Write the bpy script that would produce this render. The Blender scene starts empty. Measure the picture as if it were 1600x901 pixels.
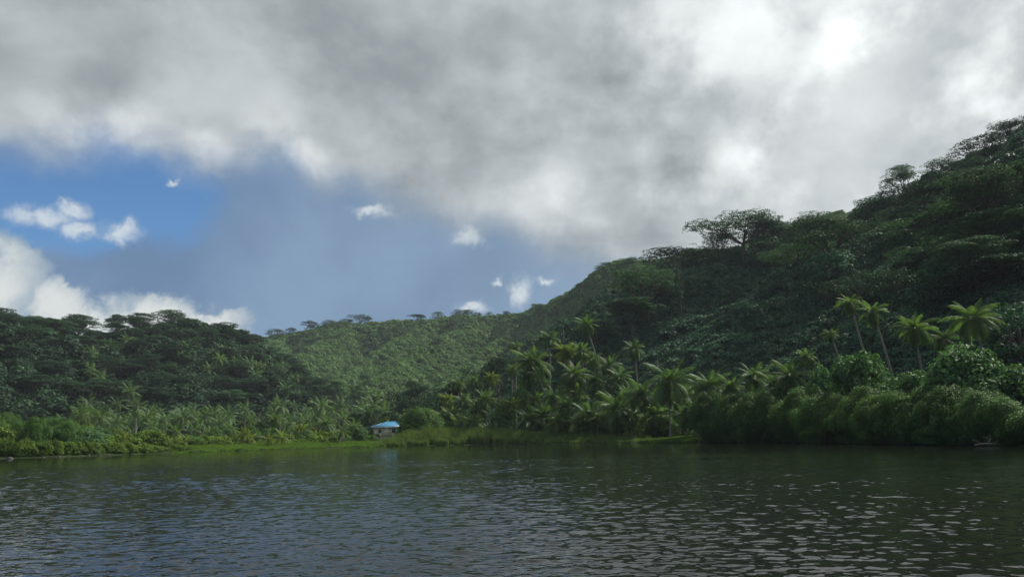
import bpy, math, random
import numpy as np
from mathutils import Matrix, Vector
R = math.radians
scene = bpy.context.scene
COL = scene.collection

# ------------------------------------------------------------------ camera
CAM_H, LENS, PITCH, ROLL = 1.3, 24.0, R(12.3), R(1.1)
FPX = 1600 * LENS / 36.0
_f = np.array([0, math.cos(PITCH), math.sin(PITCH)])
_u0 = np.array([0, -math.sin(PITCH), math.cos(PITCH)])
_x0 = np.array([1.0, 0, 0])
_r = _x0 * math.cos(ROLL) - _u0 * math.sin(ROLL)
_u = _x0 * math.sin(ROLL) + _u0 * math.cos(ROLL)
cam_data = bpy.data.cameras.new('camera'); cam_data.lens = LENS; cam_data.sensor_width = 36
cam_data.clip_start = 0.1; cam_data.clip_end = 20000
cam = bpy.data.objects.new('camera', cam_data); COL.objects.link(cam)
cam.matrix_world = Matrix(((_r[0], _u[0], -_f[0], 0), (_r[1], _u[1], -_f[1], 0), (_r[2], _u[2], -_f[2], CAM_H), (0, 0, 0, 1)))
scene.camera = cam

def ray(px, py):
    d = _f + _r * ((px - 800) / FPX) + _u * ((450.5 - py) / FPX)
    return d / np.linalg.norm(d)
def at(px, py, dist):                       # the world point seen at that pixel of the photo, `dist` metres off over the ground
    d = ray(px, py); k = dist / math.hypot(d[0], d[1])
    return np.array([0, 0, CAM_H]) + d * k
def azel(px, py):
    d = ray(px, py)
    return math.degrees(math.atan2(d[0], d[1])), math.degrees(math.asin(d[2]))

# ------------------------------------------------------------------ sun, sky, exposure
SUN_AZ, SUN_EL = R(58), R(44)
sun_dir = np.array([math.sin(SUN_AZ) * math.cos(SUN_EL), math.cos(SUN_AZ) * math.cos(SUN_EL), math.sin(SUN_EL)])
sd = bpy.data.lights.new('sun', 'SUN'); sd.energy = 4.8; sd.angle = R(2.0); sd.color = (1.0, 0.955, 0.88)
sun = bpy.data.objects.new('sun', sd); COL.objects.link(sun)
sun.rotation_euler = Vector(sun_dir).to_track_quat('Z', 'Y').to_euler()
sun.location = (100, 100, 300)
scene.view_settings.view_transform = 'Standard'; scene.view_settings.look = 'None'
scene.view_settings.exposure = 0.12; scene.view_settings.gamma = 1.0
scene.view_settings.use_curve_mapping = False
scene.render.engine = 'CYCLES'
cy = scene.cycles
cy.max_bounces = 6; cy.diffuse_bounces = 3; cy.glossy_bounces = 3; cy.transmission_bounces = 3; cy.volume_bounces = 0
cy.transparent_max_bounces = 4; cy.use_denoising = True; cy.caustics_reflective = False; cy.caustics_refractive = False
try: cy.denoiser = 'OPENIMAGEDENOISE'
except Exception: pass

world = bpy.data.worlds.new('World'); scene.world = world; world.use_nodes = True
NT = world.node_tree; NT.nodes.clear()

class Nodes:
    def __init__(s, nt): s.nt = nt
    def new(s, t, **kw):
        n = s.nt.nodes.new(t)
        for k, v in kw.items(): setattr(n, k, v)
        return n
    def put(s, sock, v):
        if isinstance(v, bpy.types.NodeSocket): s.nt.links.new(v, sock)
        else: sock.default_value = v
    def m(s, op, *a, clamp=False):
        n = s.new('ShaderNodeMath', operation=op, use_clamp=clamp)
        for i, v in enumerate(a): s.put(n.inputs[i], v)
        return n.outputs[0]
    def add(s, a, b): return s.m('ADD', a, b)
    def sub(s, a, b): return s.m('SUBTRACT', a, b)
    def mul(s, a, b): return s.m('MULTIPLY', a, b)
    def step(s, x, a, b):                    # smoothstep a..b -> 0..1
        n = s.new('ShaderNodeMapRange', interpolation_type='SMOOTHSTEP')
        s.put(n.inputs[0], x); s.put(n.inputs[1], a); s.put(n.inputs[2], b); n.inputs[3].default_value = 0; n.inputs[4].default_value = 1
        return n.outputs[0]
    def lin(s, x, a, b, c, d):
        n = s.new('ShaderNodeMapRange'); s.put(n.inputs[0], x)
        for i, v in enumerate((a, b, c, d)): n.inputs[i + 1].default_value = v
        return n.outputs[0]
    def noise(s, vec, scale, detail=4, rough=0.5, dist=0.0, dim='3D'):
        n = s.new('ShaderNodeTexNoise', noise_dimensions=dim); s.put(n.inputs['Vector'], vec)
        n.inputs['Scale'].default_value = scale; n.inputs['Detail'].default_value = detail
        n.inputs['Roughness'].default_value = rough; n.inputs['Distortion'].default_value = dist
        return n.outputs[0]
    def xyz(s, x, y, z):
        n = s.new('ShaderNodeCombineXYZ')
        for i, v in enumerate((x, y, z)): s.put(n.inputs[i], v)
        return n.outputs[0]
    def mixc(s, f, a, b):
        n = s.new('ShaderNodeMix', data_type='RGBA'); s.put(n.inputs[0], f)
        s.put(n.inputs[6], a if isinstance(a, bpy.types.NodeSocket) else (*a, 1)); s.put(n.inputs[7], b if isinstance(b, bpy.types.NodeSocket) else (*b, 1))
        return n.outputs[2]
    def curve(s, x, pts, lo, hi):            # piecewise curve, x and y in [lo..hi]
        n = s.new('ShaderNodeFloatCurve'); s.put(n.inputs[1], x)
        c = n.mapping.curves[0]
        while len(c.points) > 2: c.points.remove(c.points[1])
        c.points[0].location = pts[0]; c.points[1].location = pts[-1]
        for p in pts[1:-1]: c.points.new(*p)
        n.mapping.update()
        return n.outputs[0]

def build_sky():
    g = Nodes(NT)
    K = 10.0                                  # Background strength is 0.1: cloud radiances are given in picture units and scaled here
    out = g.new('ShaderNodeOutputWorld'); bg = g.new('ShaderNodeBackground'); bg.inputs[1].default_value = 0.1
    NT.links.new(bg.outputs[0], out.inputs[0])
    sky = g.new('ShaderNodeTexSky', sky_type='NISHITA'); sky.sun_disc = False
    sky.sun_elevation = SUN_EL; sky.sun_rotation = SUN_AZ; sky.air_density = 1.0; sky.dust_density = 0.3; sky.ozone_density = 2.0
    tc = g.new('ShaderNodeTexCoord'); D = tc.outputs['Generated']
    sep = g.new('ShaderNodeSeparateXYZ'); NT.links.new(D, sep.inputs[0]); x, y, z = sep.outputs
    az = g.mul(g.m('ARCTAN2', x, y), 57.29578); el = g.mul(g.m('ARCSINE', z), 57.29578)
    # directions warped a little by noise, so that cloud edges billow
    zz = g.add(g.m('MAXIMUM', z, 0.0), 0.42)
    deckp = g.xyz(g.m('DIVIDE', x, zz), g.m('DIVIDE', y, zz), 0.0)      # a flat cloud deck seen in perspective
    n_big = g.noise(deckp, 2.5, 7, 0.53, 0.15)
    n_mid = g.noise(D, 5.0, 6, 0.55, 0.3)
    n_fine = g.noise(D, 14.0, 7, 0.58, 0.2)
    n_soft = g.noise(D, 2.6, 3, 0.5, 0.0)
    # how near the hidden sun
    dot = g.new('ShaderNodeVectorMath', operation='DOT_PRODUCT'); NT.links.new(D, dot.inputs[0]); 
    ga, ge = SUN_AZ, SUN_EL
    dot.inputs[1].default_value = (math.sin(ga) * math.cos(ge), math.cos(ga) * math.cos(ge), math.sin(ge))
    glow = g.m('POWER', g.m('MAXIMUM', dot.outputs['Value'], 0.0), 13.0)
    # ---- clear blue, then the grey blue rain haze low in the sky
    blue = g.new('ShaderNodeMix', data_type='RGBA', blend_type='MULTIPLY'); blue.inputs[0].default_value = 1
    NT.links.new(sky.outputs[0], blue.inputs[6]); blue.inputs[7].default_value = (0.42, 0.78, 1.06, 1)
    def ell(cx, cy, rx, ry, ax=None, ey=None):
        ca, ce = azel(cx, cy)
        dx = g.m('DIVIDE', g.sub(ax or az, ca), rx / FPX * 57.3); dy = g.m('DIVIDE', g.sub(ey or el, ce), ry / FPX * 57.3)
        return g.sub(1.0, g.m('SQRT', g.add(g.mul(dx, dx), g.mul(dy, dy))))
    w1 = g.mul(g.sub(n_mid, 0.5), 9.0); w2 = g.mul(g.sub(g.noise(D, 6.0, 6, 0.55, 0.2), 0.47), -9.0)
    azw = g.add(az, w1); elw = g.add(el, w2)
    gap = g.step(ell(-30, 262, 275, 100, azw, elw), -0.10, 0.14)
    haze_c = g.mixc(g.step(g.add(az, g.mul(g.sub(n_soft, .5), 40)), -34, 26), (0.100 * K, 0.185 * K, 0.335 * K), (0.27 * K, 0.365 * K, 0.475 * K))
    haze_c2 = g.mixc(g.mul(g.step(g.add(g.mul(n_mid, 0.6), g.mul(n_soft, 0.4)), 0.40, 0.62), 0.8), haze_c, (0.20 * K, 0.31 * K, 0.465 * K))
    col = g.mixc(gap, haze_c2, blue.outputs[2])
    # ---- white cumulus and wisps, low
    def cum(lst, warp, scale, thr0, thr1, c_dark, c_lit, base):
        nz = g.noise(D, scale, 8, 0.6, 0.3); nz2 = g.noise(D, scale * 1.07, 8, 0.6, 0.3)
        axw = g.add(az, g.mul(g.sub(nz, 0.5), warp)); eyw = g.add(el, g.mul(g.sub(nz2, 0.5), -warp))
        fld = None
        for e in lst:
            v = ell(*e, axw, eyw); fld = v if fld is None else g.m('MAXIMUM', fld, v)
        mask = g.step(fld, thr0, thr1)
        shade = g.step(g.add(g.mul(g.sub(nz, 0.5), 2.2), g.mul(fld, 0.9)), -0.1, 0.75)
        return mask, g.mixc(shade, c_dark, c_lit)
    m, c = cum([(-10, 440, 62, 75), (75, 480, 70, 48), (235, 490, 95, 42), (170, 505, 120, 38), (330, 505, 60, 26)], 5.5, 16, 0.0, 0.32,
               (0.27 * K, 0.36 * K, 0.45 * K), (0.66 * K, 0.69 * K, 0.68 * K), 0)
    col = g.mixc(m, col, c)
    m, c = cum([(70, 338, 46, 17), (112, 330, 22, 14), (125, 358, 26, 15), (190, 362, 34, 19), (582, 332, 40, 13), (735, 368, 30, 17), (812, 455, 20, 30), (850, 437, 22, 9), (775, 435, 14, 10), (742, 481, 34, 13), (265, 287, 9, 7)], 3.4, 28, -0.30, 0.9,
               (0.36 * K, 0.45 * K, 0.55 * K), (0.66 * K, 0.71 * K, 0.74 * K), 0)
    col = g.mixc(g.mul(m, 0.8), col, c)
    # ---- the grey deck above, its ragged lower edge
    pts = [(-900, 60), (-500, 140), (-200, 175), (0, 205), (110, 232), (200, 232), (310, 262), (380, 250), (440, 232), (500, 288), (600, 312), (700, 345), (800, 372), (900, 400), (1000, 420), (1200, 470), (1500, 560), (1900, 640)]
    cp = []
    for p in pts:
        a, e = azel(*p); cp.append(((a + 90) / 180, e / 45))
    cp = [(0.0, 0.75)] + cp + [(1.0, 0.0)]
    azn = g.m('DIVIDE', g.add(g.m('MINIMUM', g.m('MAXIMUM', az, -90.0), 90.0), 90.0), 180.0)
    edge = g.mul(g.curve(azn, cp, 0, 1), 45.0)
    above = g.sub(g.add(el, g.add(g.mul(g.sub(n_mid, 0.5), 7.0), g.mul(g.sub(n_fine, 0.5), 4.0))), edge)
    deck = g.step(above, -2.4, 2.6)
    left = g.step(az, -5.0, -30.0)
    lum = g.lin(g.step(n_big, 0.38, 0.60), 0.0, 1.0, 0.25, 0.47)
    lum = g.add(lum, g.mul(g.step(az, -15.0, 25.0), 0.11))
    n_gl = g.noise(D, 5.6, 8, 0.55, 0.1)
    patch = g.step(n_gl, 0.40, 0.62)
    lum = g.add(lum, g.mul(glow, g.add(0.60, g.mul(patch, 0.80)))); lum = g.add(lum, g.mul(g.mul(g.sub(patch, 0.45), 0.16), g.step(az, -12.0, 12.0)))
    rim = g.mul(g.step(above, -1.0, 1.2), g.step(above, 7.0, 1.5))
    lum = g.add(lum, g.mul(g.mul(rim, g.step(n_mid, 0.38, 0.62)), g.add(0.08, g.mul(left, 0.08))))
    lum = g.add(lum, g.mul(g.sub(n_fine, 0.5), 0.14)); lum = g.add(lum, g.mul(g.sub(g.noise(D, 9.0, 8, 0.58, 0.15), 0.5), 0.24)); lum = g.add(lum, g.mul(g.sub(n_mid, 0.5), 0.22))
    for (cx, cy, rx, ry, am) in ((1270, 235, 230, 110, .27), (1350, 90, 110, 90, .22), (1080, 70, 190, 90, .16), (1040, 305, 280, 60, .20), (820, 330, 200, 50, .10), (170, 190, 105, 55, .26), (312, 225, 60, 52, .26), (480, 262, 60, 38, .20), (1565, 175, 75, 60, .22),
                                 (1130, 225, 130, 110, -.15), (1500, 90, 160, 130, -.13), (950, 180, 140, 120, -.08)):
        lum = g.add(lum, g.mul(g.mul(g.step(ell(cx, cy, rx, ry, azw, elw), 0.0, 0.85), am), g.add(0.45, g.mul(patch, 0.75)) if am > 0 and cx > 900 else 1.0))
    lum = g.add(g.m('SMOOTH_MAX', lum, 0.27, 0.1), 0.015)
    lumk = g.mul(lum, K)
    tint = g.mixc(g.step(lum, 0.25, 0.8), (0.905, 1.0, 1.06), (0.96, 1.0, 1.005))
    dc = g.new('ShaderNodeMix', data_type='RGBA', blend_type='MULTIPLY'); dc.inputs[0].default_value = 1
    NT.links.new(tint, dc.inputs[6]); NT.links.new(g.xyz(lumk, lumk, lumk), dc.inputs[7])
    col = g.mixc(deck, col, dc.outputs[2])
    NT.links.new(col, bg.inputs[0])
    world.cycles.sampling_method = 'MANUAL'; world.cycles.sample_map_resolution = 512
build_sky()

# ------------------------------------------------------------------ noise
def vnoise(x, y, seed=0):
    x = np.asarray(x, float); y = np.asarray(y, float)
    xi = np.floor(x).astype(np.int64); yi = np.floor(y).astype(np.int64); fx = x - xi; fy = y - yi
    fx = fx * fx * (3 - 2 * fx); fy = fy * fy * (3 - 2 * fy)
    def h(a, b):
        n = (a * 374761393 + b * 668265263 + seed * 974711) & 0x7fffffff
        n = ((n ^ (n >> 13)) * 1274126177) & 0x7fffffff
        return ((n ^ (n >> 16)) & 0xffff) / 65535.0
    return (h(xi, yi) * (1 - fx) + h(xi + 1, yi) * fx) * (1 - fy) + (h(xi, yi + 1) * (1 - fx) + h(xi + 1, yi + 1) * fx) * fy
def fbm(x, y, oct=4, seed=0):
    s = 0; a = 0.5; t = 0
    for i in range(oct):
        s = s + a * vnoise(x * 2 ** i, y * 2 ** i, seed + i * 17); t += a; a *= 0.5
    return s / t
def sstep(a, b, x):
    t = np.clip((x - a) / (b - a), 0, 1); return t * t * (3 - 2 * t)

# ------------------------------------------------------------------ materials
MATS = {}
def leaf_mat(name, a, b, transl=0.3, rough=0.5, objvar=0.35, spec=0.35, yellow=None):
    m = bpy.data.materials.new(name); m.use_nodes = True; nt = m.node_tree; nt.nodes.clear(); g = Nodes(nt)
    out = g.new('ShaderNodeOutputMaterial'); geo = g.new('ShaderNodeNewGeometry'); oi = g.new('ShaderNodeObjectInfo')
    rnd = geo.outputs['Random Per Island']; orn = oi.outputs['Random']
    c = g.mixc(rnd, a, b)
    if yellow: c = g.mixc(g.mul(g.step(g.m('FRACT', g.mul(orn, 7.31)), 0.72, 0.95), 0.8), c, yellow)
    wp = g.noise(geo.outputs['Position'], 0.045, 3, 0.55)
    c = g.mixc(g.mul(g.step(wp, 0.48, 0.72), 0.55), c, tuple(0.5 * (p_ + q_) * k_ for p_, q_, k_ in zip(a, b, (1.25, 1.12, 0.85))))
    v = g.mul(g.lin(orn, 0, 1, 1 - objvar, 1 + objvar), g.lin(g.m('FRACT', g.mul(rnd, 13.7)), 0, 1, 0.75, 1.25))
    mu = g.new('ShaderNodeMix', data_type='RGBA', blend_type='MULTIPLY'); mu.inputs[0].default_value = 1
    nt.links.new(c, mu.inputs[6]); nt.links.new(g.xyz(v, v, v), mu.inputs[7]); c = mu.outputs[2]
    p = g.new('ShaderNodeBsdfPrincipled'); nt.links.new(c, p.inputs['Base Color']); p.inputs['Roughness'].default_value = rough + 0.2
    p.inputs['Specular IOR Level'].default_value = spec * 0.55
    t = g.new('ShaderNodeBsdfTranslucent'); tm = g.new('ShaderNodeMix', data_type='RGBA', blend_type='MULTIPLY'); tm.inputs[0].default_value = 1
    nt.links.new(c, tm.inputs[6]); tm.inputs[7].default_value = (1.15, 1.32, 0.65, 1); nt.links.new(tm.outputs[2], t.inputs[0])
    mx = g.new('ShaderNodeMixShader'); mx.inputs[0].default_value = transl
    nt.links.new(p.outputs[0], mx.inputs[1]); nt.links.new(t.outputs[0], mx.inputs[2]); nt.links.new(mx.outputs[0], out.inputs[0])
    MATS[name] = m; return m
def plain_mat(name, a, b, scale=3.0, rough=0.8, spec=0.3, bump=0.0, stretch=(1, 1, 1), detail=6):
    m = bpy.data.materials.new(name); m.use_nodes = True; nt = m.node_tree; g = Nodes(nt); p = nt.nodes['Principled BSDF']
    tc = g.new('ShaderNodeTexCoord'); mp = g.new('ShaderNodeMapping'); nt.links.new(tc.outputs['Object'], mp.inputs[0]); mp.inputs['Scale'].default_value = stretch
    n = g.noise(mp.outputs[0], scale, detail, 0.6)
    nt.links.new(g.mixc(g.step(n, 0.3, 0.7), a, b), p.inputs['Base Color']); p.inputs['Roughness'].default_value = rough; p.inputs['Specular IOR Level'].default_value = spec
    if bump:
        bn = g.new('ShaderNodeBump'); bn.inputs['Strength'].default_value = bump; bn.inputs['Distance'].default_value = 0.05; nt.links.new(n, bn.inputs['Height']); nt.links.new(bn.outputs[0], p.inputs['Normal'])
    MATS[name] = m; return m
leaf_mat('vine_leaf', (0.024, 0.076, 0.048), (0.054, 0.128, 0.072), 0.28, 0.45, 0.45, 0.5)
leaf_mat('sunlit_vine_leaf', (0.075, 0.145, 0.052), (0.13, 0.22, 0.076), 0.30, 0.5, 0.4)  # sunlight on the back ridge is painted in as a paler vine green
leaf_mat('forest_leaf', (0.02, 0.05, 0.029), (0.046, 0.092, 0.046), 0.22, 0.55, 0.35)  # darkened leaf colour stands in for cloud shadow over the left hill
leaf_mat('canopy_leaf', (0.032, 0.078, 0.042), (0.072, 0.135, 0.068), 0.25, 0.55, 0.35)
leaf_mat('shrub_leaf', (0.05, 0.125, 0.05), (0.12, 0.22, 0.09), 0.30, 0.45, 0.25, 0.5)
leaf_mat('mangrove_leaf', (0.042, 0.105, 0.028), (0.098, 0.185, 0.046), 0.30, 0.4, 0.30, 0.5)
leaf_mat('low_bush_leaf', (0.068, 0.13, 0.024), (0.15, 0.22, 0.044), 0.32, 0.5, 0.35)
leaf_mat('palm_green', (0.064, 0.122, 0.044), (0.115, 0.185, 0.066), 0.32, 0.38, 0.25, 0.55)
leaf_mat('palm_bright', (0.078, 0.138, 0.044), (0.135, 0.2, 0.064), 0.42, 0.42, 0.25, 0.5)
leaf_mat('palm_yellow', (0.12, 0.17, 0.03), (0.185, 0.225, 0.044), 0.42, 0.45, 0.25, 0.45)
leaf_mat('palm_dead', (0.150, 0.090, 0.035), (0.240, 0.140, 0.045), 0.25, 0.7, 0.25, 0.2)
leaf_mat('reed_blade', (0.07, 0.12, 0.034), (0.15, 0.2, 0.065), 0.35, 0.5, 0.3)
leaf_mat('lawn_blade', (0.070, 0.135, 0.020), (0.130, 0.210, 0.035), 0.38, 0.5, 0.25)
plain_mat('pale_bark', (0.16, 0.14, 0.115), (0.30, 0.27, 0.23), 2.5, 0.85, 0.2, 0.5, (1, 1, .4))
plain_mat('dark_bark', (0.055, 0.045, 0.035), (0.11, 0.09, 0.07), 2.5, 0.9, 0.2, 0.5, (1, 1, .4))
plain_mat('palm_bark', (0.13, 0.115, 0.10), (0.26, 0.235, 0.205), 3.0, 0.85, 0.2, 0.5, (1, 1, 4))
plain_mat('stone', (0.04, 0.038, 0.035), (0.13, 0.125, 0.115), 3.0, 0.8, 0.3, 0.8)
plain_mat('driftwood', (0.22, 0.20, 0.18), (0.38, 0.35, 0.32), 5.0, 0.85, 0.2, 0.5, (1, 1, .3))
plain_mat('coconut_husk', (0.12, 0.13, 0.03), (0.22, 0.17, 0.06), 3, 0.6)

# ------------------------------------------------------------------ mesh helpers
def mesh_np(name, V, F, mat=None, smooth=False):
    """V (n,3), F list/array of polygons (all of one size as array, or list of arrays)."""
    me = bpy.data.meshes.new(name); Fs = F if isinstance(F, list) else [F]; Fs = [np.asarray(f, np.int32) for f in Fs if len(f)]
    me.vertices.add(len(V)); me.vertices.foreach_set('co', np.asarray(V, np.float32).ravel())
    loops = np.concatenate([f.ravel() for f in Fs]); tot = np.concatenate([np.full(len(f), f.shape[1], np.int32) for f in Fs])
    st = np.concatenate([[0], np.cumsum(tot)[:-1]]).astype(np.int32)
    me.loops.add(len(loops)); me.loops.foreach_set('vertex_index', loops)
    me.polygons.add(len(tot)); me.polygons.foreach_set('loop_start', st)
    if smooth: me.polygons.foreach_set('use_smooth', np.ones(len(tot), bool))
    me.update(calc_edges=True)
    if mat: me.materials.append(MATS[mat] if isinstance(mat, str) else mat)
    return me
def ob(name, me, parent=None, loc=(0, 0, 0), rot=(0, 0, 0), scl=(1, 1, 1)):
    o = bpy.data.objects.new(name, me); COL.objects.link(o); o.parent = parent
    o.location = loc; o.rotation_euler = rot; o.scale = (scl,) * 3 if isinstance(scl, (int, float)) else scl
    return o
def tag(o, label, cat, group=None):
    o['label'] = label; o['category'] = cat
    if group: o['group'] = group
    return o
def kind(o, k, label=None, cat=None):
    o['kind'] = k
    if label: o['label'] = label
    if cat: o['category'] = cat
    return o
class MB:
    def __init__(s): s.V = []; s.Q = []; s.T = []; s.n = 0
    def addv(s, v): s.V.append(np.asarray(v, float).reshape(-1, 3)); k = s.n; s.n += len(s.V[-1]); return k
    def box(s, lo, hi):
        x0, y0, z0 = lo; x1, y1, z1 = hi
        k = s.addv([(x0, y0, z0), (x1, y0, z0), (x1, y1, z0), (x0, y1, z0), (x0, y0, z1), (x1, y0, z1), (x1, y1, z1), (x0, y1, z1)])
        s.Q += [[k + i for i in q] for q in ((0, 3, 2, 1), (4, 5, 6, 7), (0, 1, 5, 4), (1, 2, 6, 5), (2, 3, 7, 6), (3, 0, 4, 7))]
    def quad(s, a, b, c, d): k = s.addv([a, b, c, d]); s.Q.append([k, k + 1, k + 2, k + 3])
    def tube(s, P, rad, n=7):
        P = np.asarray(P, float); rad = np.broadcast_to(np.asarray(rad, float), (len(P),)); T = np.gradient(P, axis=0); T /= np.linalg.norm(T, axis=1)[:, None] + 1e-9
        ref = np.array([0.31, 0.95, 0.07]); a = np.cross(T, ref); a /= np.linalg.norm(a, axis=1)[:, None] + 1e-9; b = np.cross(T, a)
        th = np.arange(n) * 2 * math.pi / n
        V = P[:, None] + rad[:, None, None] * (a[:, None] * np.cos(th)[None, :, None] + b[:, None] * np.sin(th)[None, :, None])
        k = s.addv(V.reshape(-1, 3)); m = len(P)
        for i in range(m - 1):
            for j in range(n):
                j2 = (j + 1) % n; s.Q.append([k + i * n + j, k + i * n + j2, k + (i + 1) * n + j2, k + (i + 1) * n + j])
        e = s.addv([P[-1]])
        for j in range(n): s.T.append([k + (m - 1) * n + j, k + (m - 1) * n + (j + 1) % n, e])
    def mesh(s, name, mat, smooth=False):
        return mesh_np(name, np.concatenate(s.V), [np.array(x, np.int32) for x in (s.Q, s.T) if x], mat, smooth)
def leaf_quads(rng, C, N, size, aspect=1.6, tilt=0.6):
    """diamond leaves at C with normals about N."""
    n = len(C); N = N + rng.normal(0, tilt, (n, 3)); N /= np.linalg.norm(N, axis=1)[:, None] + 1e-9
    t = rng.normal(0, 1, (n, 3)); t -= (t * N).sum(1)[:, None] * N; t /= np.linalg.norm(t, axis=1)[:, None] + 1e-9; b = np.cross(N, t)
    s = (size * rng.uniform(0.7, 1.3, n))[:, None]
    fold = N * s * 0.18
    V = np.stack([C - t * s * 0.5, C + b * s * 0.5 / aspect + fold - t * s * .08, C + t * s * 0.5, C - b * s * 0.5 / aspect + fold - t * s * .08], 1).reshape(-1, 3)
    return V, np.arange(4 * n, dtype=np.int32).reshape(n, 4)

# ------------------------------------------------------------------ terrain
shore_px = [(-500, 738), (-250, 726), (0, 716), (80, 714), (150, 711.5), (220, 709), (290, 706.5), (400, 703), (500, 700), (580, 698), (640, 696.5), (700, 695), (800, 694), (900, 693), (1000, 692), (1090, 691.5), (1200, 692), (1300, 693), (1400, 694.5), (1500, 696), (1600, 697.5), (1850, 703), (2200, 712)]
_sa, _sr = [], []
for p in shore_px:
    d = ray(*p); k = -CAM_H / d[2]; _sa.append(math.atan2(d[0], d[1])); _sr.append(k * math.hypot(d[0], d[1]))
_sa = np.array(_sa); _sr = np.array(_sr)
def shore_s(x, y):
    a = np.arctan2(x, y); r = np.hypot(x, y)
    return r - np.interp(a, _sa, _sr) + (fbm(x * .12, y * .12, 3, 91) - .5) * 3.0
RIDGES = {   # crest lines: (photo x, photo y, metres off), height of the trees on the crest
 'right_hill': (dict(s=0.66, c=16, th=4), [(2300, -100, 280), (1950, 30, 300), (1750, 138, 310), (1600, 222, 300), (1540, 252, 292), (1480, 288, 285), (1400, 316, 280), (1335, 372, 280), (1250, 388, 290), (1160, 400, 300), (1090, 415, 300), (1020, 440, 310), (960, 475, 310), (900, 530, 300), (840, 585, 290), (780, 630, 270)]),
 'back_ridge': (dict(s=1.35, c=24, th=2.5), [(-200, 580, 800), (150, 565, 800), (330, 525, 760), (400, 527, 760), (450, 522, 755), (500, 512, 750), (560, 505, 750), (640, 503, 740), (690, 499, 740), (720, 495, 730), (800, 496, 700), (830, 493, 660), (870, 475, 620), (920, 440, 580), (960, 415, 560), (1010, 410, 550), (1080, 392, 550), (1150, 390, 560), (1400, 300, 600)]),
 'left_hill': (dict(s=0.55, c=22, th=6), [(-700, 400, 420), (-350, 440, 400), (-150, 470, 380), (0, 500, 370), (60, 520, 370), (150, 525, 380), (250, 518, 390), (310, 526, 400), (350, 552, 400), (420, 580, 400), (480, 607, 400), (540, 633, 390), (600, 660, 380)]),
}
SPURS = [[(770, 497, 700), (700, 520, 640), (630, 560, 560), (560, 612, 470)], [(690, 497, 735), (620, 530, 660), (560, 565, 590), (520, 600, 520)], [(560, 503, 750), (500, 535, 680), (460, 560, 620)],
         [(450, 520, 755), (415, 545, 690), (400, 570, 620)], [(830, 493, 660), (760, 545, 560), (690, 600, 460)], [(900, 452, 590), (840, 530, 500), (780, 590, 420)]]
def seg_height(P, pts, s, c):
    best = np.full(len(P), -1e9)
    for i in range(len(pts) - 1):
        a, b = pts[i], pts[i + 1]; ab = b[:2] - a[:2]; L2 = ab @ ab
        t = np.clip(((P - a[:2]) @ ab) / L2, 0, 1); q = a[:2] + t[:, None] * ab; d = np.hypot(*(P - q).T)
        best = np.maximum(best, a[2] + t * (b[2] - a[2]) - s * (np.sqrt(d * d + c * c) - c))
    return best
_rp = {}
for nm, (o, pts) in RIDGES.items():
    q = np.array([at(*p) for p in pts]); q[:, 2] -= o['th']; _rp[nm] = q
_sp = []
for sp in SPURS:
    q = np.array([at(*p) for p in sp]); q[:, 2] -= 3; _sp.append(q)
def terrain(x, y):
    x = np.atleast_1d(np.asarray(x, float)); y = np.atleast_1d(np.asarray(y, float)); P = np.stack([x, y], 1)
    s = shore_s(x, y)
    low = np.where(s < 0, np.maximum(s * 0.12, -1.6), 0.12 + 0.9 * (1 - np.exp(-np.maximum(s, 0) / 22.0)) + 0.004 * np.maximum(s, 0))
    low = low + np.where(s > 3, (fbm(x * .07, y * .07, 3, 5) - .5) * 0.8, 0)
    hs = []
    for nm, (o, _) in RIDGES.items():
        h = seg_height(P, _rp[nm], o['s'], o['c'])
        if nm == 'back_ridge':
            for q in _sp: h = np.maximum(h, seg_height(P, q, 1.0, 4) )
        hs.append(h)
    H = np.stack(hs); which = H.argmax(0); top = H.max(0)
    rough = sstep(2, 40, top)
    n = (fbm(x / 46, y / 46, 4, 3) - .5) * 15 + (fbm(x / 15, y / 15, 3, 8) - .5) * 5
    top = top + n * rough * np.where(which == 1, 0.4, 1.0)
    k = 5.0
    hh = np.clip(0.5 + 0.5 * (top - low) / k, 0, 1); z = low * (1 - hh) + top * hh + k * hh * (1 - hh) * 0.5
    z = np.where(s < 4, np.minimum(z, low + np.maximum(s, 0) * .2), z)
    zone = np.where(top > low + 1.0, which + 1, 0)
    return z, zone, s
_gx = np.arange(-640, 542, 2.0); _gy = np.arange(-80, 982, 2.0); _GX, _GY = np.meshgrid(_gx, _gy)
_GZ, _GW, _GS = [a.reshape(_GX.shape) for a in terrain(_GX.ravel(), _GY.ravel())]
def ground(x, y):                            # the same land, read off a 2 m grid
    u = np.clip((np.asarray(x, float) + 640) / 2, 0, len(_gx) - 1.001); v = np.clip((np.asarray(y, float) + 80) / 2, 0, len(_gy) - 1.001)
    i = u.astype(int); j = v.astype(int); fu = u - i; fv = v - j
    z = (_GZ[j, i] * (1 - fu) + _GZ[j, i + 1] * fu) * (1 - fv) + (_GZ[j + 1, i] * (1 - fu) + _GZ[j + 1, i + 1] * fu) * fv
    return z, _GW[j, i], _GS[j, i]
def gz_of(x, y): return float(ground(x, y)[0])
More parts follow.
